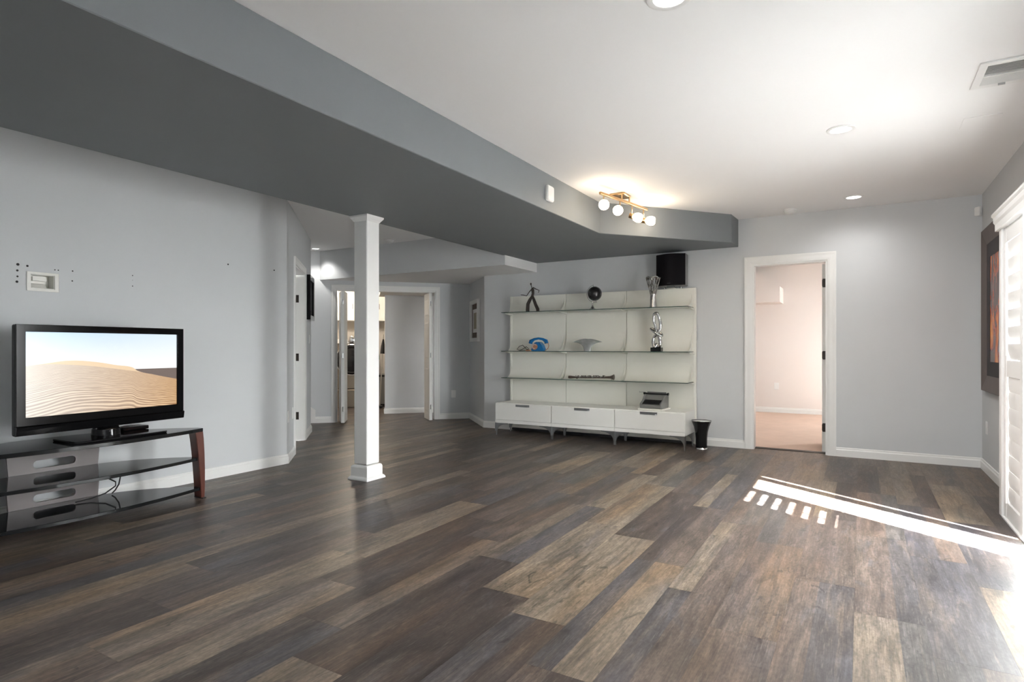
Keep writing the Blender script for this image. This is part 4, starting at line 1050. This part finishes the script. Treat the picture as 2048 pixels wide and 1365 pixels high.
# track light with four glowing glass shades
tl = thing('track_light', (-1.92, 5.27, CEIL), 'brass ceiling track light with four glowing glass shades', 'ceiling light')
MB().prism([(-2.0, 5.19), (-1.87, 5.19), (-1.86, 5.20), (-1.86, 5.37), (-1.87, 5.38), (-2.0, 5.38), (-2.01, 5.37), (-2.01, 5.20)], 'z', CEIL - .022, CEIL - .0005).build('canopy', 'brass', tl, bevel=.005)
A, B_ = Vector((-1.955, 4.84, 2.462)), Vector((-1.80, 5.66, 2.462)); D_ = (B_ - A)
dn = D_.normalized(); sd = Vector((dn.y, -dn.x, 0))
b = MB(); hw, hh_ = .011, .011
b.loft([[q + sd * x + Vector((0, 0, z)) for x, z in ((-hw, -hh_), (hw, -hh_), (hw, hh_), (-hw, hh_))] for q in (A, B_)])
b.build('rail', 'brass', tl, bevel=.002)
for t_ in (.44, .60):
    q = A + D_ * t_; MB().tube([q + Vector((0, 0, .01)), (q.x, q.y, CEIL - .021)], .008, seg=8).build('stem', 'brass', tl)
def shade_head(t_, tgt, dirn):
    q = A + D_ * t_
    c = Vector(tgt); dirn = Vector(dirn).normalized()
    back = c - dirn * .055
    MB().tube([q - Vector((0, 0, .01)), q - Vector((0, 0, .045)), back - dirn * .008], .0055, seg=8).build('arm', 'brass', tl)
    R = dirn.to_track_quat('Z', 'Y').to_matrix().to_4x4()
    M = T(c) @ R
    so_ = MB(M).lathe([(.012, -.085), (.026, -.082), (.028, -.05), (.02, -.040)], (0, 0, 0), 16).build('socket', 'brass', tl, smooth=True)
    MB(M).lathe([(.018, -.042), (.034, -.034), (.044, -.010), (.046, .012), (.040, .034), (.030, .044), (.012, .046)], (0, 0, 0), 20).build('shade', 'lamp_glow', tl, smooth=True)
    pl = bpy.data.lights.new('track_bulb', 'POINT'); pl.energy = 1.6; pl.color = (1, .80, .58); pl.shadow_soft_size = .05
    po = bpy.data.objects.new('track_bulb', pl); COL.objects.link(po); po.location = c + dirn * .06 - Vector((0, 0, .0))
shade_head(.07, (-1.935, 4.885, 2.365), (.15, -.95, -.25))
shade_head(.40, (-1.905, 5.15, 2.365), (.15, -.95, -.25))
shade_head(.66, (-1.845, 5.52, 2.363), (.93, .15, -.35))
shade_head(.92, (-1.785, 5.725, 2.363), (.97, .2, -.12))

# ------------------------------------------------------------------ stair start in the hall alcove
b = MB(HALL)
b.prism([(-.60, 0), (-.60, .19), (-.66, .235), (-1.88, 1.10), (-1.88, 0)], 'y', VF - .018, VF - .0005)
struct(b.build('trim_12', 'trim_white'), 'white sloped stair skirt board at the end of the hall')
for k in range(5):
    u1 = -.72 - .25 * k
    if u1 - .25 < -1.9: break
    struct(MB(HALL).box(u1 - .26, u1, 8.32, VF - .02, .17 * k + .0005, .17 * (k + 1)).build('stair_step', 'carpet'), 'carpeted stair step in the hall alcove')

# ------------------------------------------------------------------ laundry
b = MB(HALL); b.box(.451, 2.3, 10.23, 10.35, 0, 2.3)
struct(b.build('wall_laundry', 'wall_paint'), 'grey partition inside the laundry')
b = MB(HALL); b.box(-1.0, -.9, VF + .12, 12.3, 0, 2.32); b.box(-.9, 2.3, 12.2, 12.3, 0, 2.32); b.box(1.9, 2.0, VF + .12, 10.23, 0, 2.32); b.box(2.2, 2.3, 10.35, 12.2, 0, 2.32)
struct(b.build('wall_laundry_back', 'laundry_wall'), 'warm grey laundry room walls')
struct(MB(HALL).box(-1.0, 2.3, VF + .12, 12.3, 2.3, 2.4).build('ceiling', 'ceiling_paint'), 'laundry ceiling')
struct(MB(HALL).box(.36, 1.9, VF + .12, 10.6, 2.0, 2.3).build('ceiling_soffit', 'laundry_wall'), 'lowered bulkhead inside the laundry')
baseboard('baseboard_laundry', [h2(1.9, 10.23), h2(.451, 10.23), h2(.451, 10.35)], label='white baseboard of the laundry partition')
b = MB(HALL); b.box(-1.0, 2.3, VF + .10, 12.3, -.12, -.0085)
struct(b.build('floor', 'dark_joint'), 'laundry subfloor')
def machine(u0, label):
    v0 = 11.41; w_ = .68
    t = thing('washing_machine', hall(u0 + w_ / 2, v0 + .35, 0), label, 'washing machine')
    MB(HALL).box(u0, u0 + w_, v0 + .03, v0 + .75, .345, 1.27).build('cabinet', 'washer_bronze', t, bevel=.008)
    MB(HALL).box(u0, u0 + w_, v0 + .03, v0 + .75, 0, .342).build('pedestal', 'washer_bronze', t, bevel=.006)
    MB(HALL).box(u0 + .01, u0 + w_ - .01, v0 + .005, v0 + .029, .02, .33).build('drawer', 'washer_bronze', t, bevel=.004)
    MB(HALL).box(u0 + .01, u0 + w_ - .01, v0 + .008, v0 + .029, .355, .60).build('lower_panel', 'washer_bronze', t, bevel=.004)
    M = HALL @ T((u0 + w_ / 2, v0 + .03, .885)) @ Matrix.Rotation(PI / 2, 4, 'X')
    dd = MB(M).lathe([(.29, 0), (.29, .02), (.275, .05), (.24, .06), (.22, .05), (.12, .075), (.02, .08)], (0, 0, 0), 32).build('door', 'washer_black', t, smooth=True)
    MB(M).tube([(.283 * math.cos(2 * PI * k / 32), .283 * math.sin(2 * PI * k / 32), .043) for k in range(32)], .010, seg=6, closed=True).build('door_ring', 'chrome', dd, smooth=True)
    MB(HALL).box(u0 + .01, u0 + w_ - .01, v0 + .012, v0 + .029, 1.19, 1.268).build('control_panel', 'plastic_white', t, bevel=.003)
    M2 = HALL @ T((u0 + w_ / 2, v0 + .011, 1.255)) @ Matrix.Rotation(PI / 2, 4, 'X')
    MB(M2).lathe([(.075, 0), (.07, .02), (.05, .03), (.02, .03)], (0, 0, 0), 24).build('dial', 'chrome', t, smooth=True)
machine(-.44, 'bronze front-loading washer with a black round door seen left of the column')
for k, u0 in enumerate((-.75, -.29, .17)):
    c = thing('wall_cabinet', hall(u0 + .225, 12.0, 1.63), ['white laundry wall cabinet at the left', 'white laundry wall cabinet in the middle with small dark handles', 'white laundry wall cabinet at the right behind the column'][k], 'cabinet', 'laundry wall cabinets')
    MB(HALL).box(u0, u0 + .45, 11.87, 12.195, 1.63, 2.28).build('body', 'white_lacquer', c)
    for q in range(2):
        ua = u0 + .004 + .2235 * q
        dd = MB(HALL).box(ua, ua + .218, 11.85, 11.869, 1.635, 2.275).build('door', 'white_lacquer', c, bevel=.003)
        MB(HALL).box(ua + .04, ua + .178, 11.846, 11.8502, 1.68, 2.23).build('door_panel', 'white_lacquer', dd, bevel=.002)
        uh = ua + (.20 if q == 0 else .018)
        MB(HALL).tube([(uh, 11.846, 1.86), (uh, 11.83, 1.87), (uh, 11.83, 1.95), (uh, 11.846, 1.96)], .004, seg=6).build('handle', 'hinge_dark', dd)
hp = thing('laundry_hamper', hall(.70, 11.5, 0), 'dark bronze low cabinet behind the mops in the laundry', 'hamper')
MB(HALL).box(.29, 1.0, 11.45, 12.1, .03, .60).build('body', 'washer_black', hp, bevel=.005)
MB(HALL).box(.30, .99, 11.43, 11.449, .05, .56).build('front', 'grey_metal', hp, bevel=.004)
MB(HALL).box(.29, 1.0, 11.44, 12.1, 0, .03).build('plinth', 'satin_black', hp)
for k, (ua, va, ub, vb, zt, m_, lab) in enumerate(((.40, 11.20, .47, 11.40, 1.36, 'pole_grey', 'grey mop with a dark head leaning upright in the laundry'), (.33, 11.02, .36, 11.16, 1.18, 'pole_grey', 'green-headed broom leaning beside the mop in the laundry'))):
    t = thing('mop', hall(ua, va, 0), lab, 'mop')
    MB(HALL).tube([(ua, va, .05), (ub, vb, zt)], .011, seg=8).build('pole', m_, t, smooth=True)
    MB(HALL).tube([(ub - .012, vb - .03, zt - .36 + .08 * k), (ub - .004, vb - .025, zt - .22), (ub, vb - .02, zt - .09)], [.045, .038, .014], seg=10).build('head', 'satin_black' if k == 0 else 'mop_green', t, smooth=True)
    MB(HALL).box(ua - .02, ua + .05, va - .03, va + .03, 0, .05).build('foot', 'satin_black', t, bevel=.01)
ll = thing('laundry_ceiling_light', hall(-.1, 10.9, 2.3), 'warm ceiling lamp inside the laundry', 'ceiling light')
MB(HALL).lathe([(.15, -.0005), (.15, -.02), (.12, -.06), (.02, -.08)], (-.1, 10.9, 2.3), 24).build('diffuser', 'lamp_glow', ll, smooth=True)
pl = bpy.data.lights.new('laundry_lamp', 'POINT'); pl.energy = 32; pl.color = (1, .86, .70); pl.shadow_soft_size = .12
po = bpy.data.objects.new('laundry_lamp', pl); COL.objects.link(po); po.location = hall(-.1, 10.9, 2.15)

# ------------------------------------------------------------------ carpeted room beyond the doorway
b = MB(); b.box(-2.72, -2.6, 7.09, 11.2, 0, CEIL); b.box(-2.6, 1.6, 11.05, 11.2, 0, CEIL)
b.box(1.6, 1.72, 7.09, 9.1, 0, CEIL); b.box(1.6, 1.72, 9.9, 11.2, 0, CEIL); b.box(1.6, 1.72, 9.1, 9.9, 0, .9); b.box(1.6, 1.72, 9.1, 9.9, 2.1, CEIL)
b.box(-2.72, -1.04, 7.092, 7.10, 0, CEIL); b.box(-.29, 1.72, 7.092, 7.10, 0, CEIL)
struct(b.build('wall_bedroom', 'bedroom_wall'), 'pinkish beige walls of the carpeted room')
struct(MB().box(-2.72, 1.72, 7.091, 11.2, CEIL, CEIL + .1).build('ceiling', 'ceiling_paint'), 'ceiling of the carpeted room')
baseboard('baseboard_bedroom', [(1.6, 11.05), (-2.6, 11.05)], label='white baseboard of the carpeted room')
b = MB(); b.prism([(-2.6, 1.86), (-1.14, 1.86), (-1.14, 2.115), (-1.72, CEIL), (-2.6, CEIL)], 'y', 10.55, 11.05)
struct(b.build('ceiling_soffit', 'bedroom_wall'), 'stepped soffit in the carpeted room')
outlet('wall_outlet', T((-1.245, 11.05, .455)), 'white wall outlet in the carpeted room seen through the doorway')
w3 = thing('window_3', (1.66, 9.5, .9), 'window of the carpeted room', 'window'); del w3['category']; w3['kind'] = 'structure'
b = MB(); b.box(1.62, 1.70, 9.1, 9.14, .9, 2.1); b.box(1.62, 1.70, 9.86, 9.9, .9, 2.1); b.box(1.62, 1.70, 9.14, 9.86, .9, .95); b.box(1.62, 1.70, 9.14, 9.86, 2.05, 2.1); b.box(1.62, 1.70, 9.14, 9.86, 1.48, 1.52)
b.build('window_frame', 'trim_white', w3)
for z0_, z1_ in ((.95, 1.48), (1.52, 2.05)): MB().box(1.655, 1.661, 9.14, 9.86, z0_, z1_).build('pane', 'window_glass', w3)
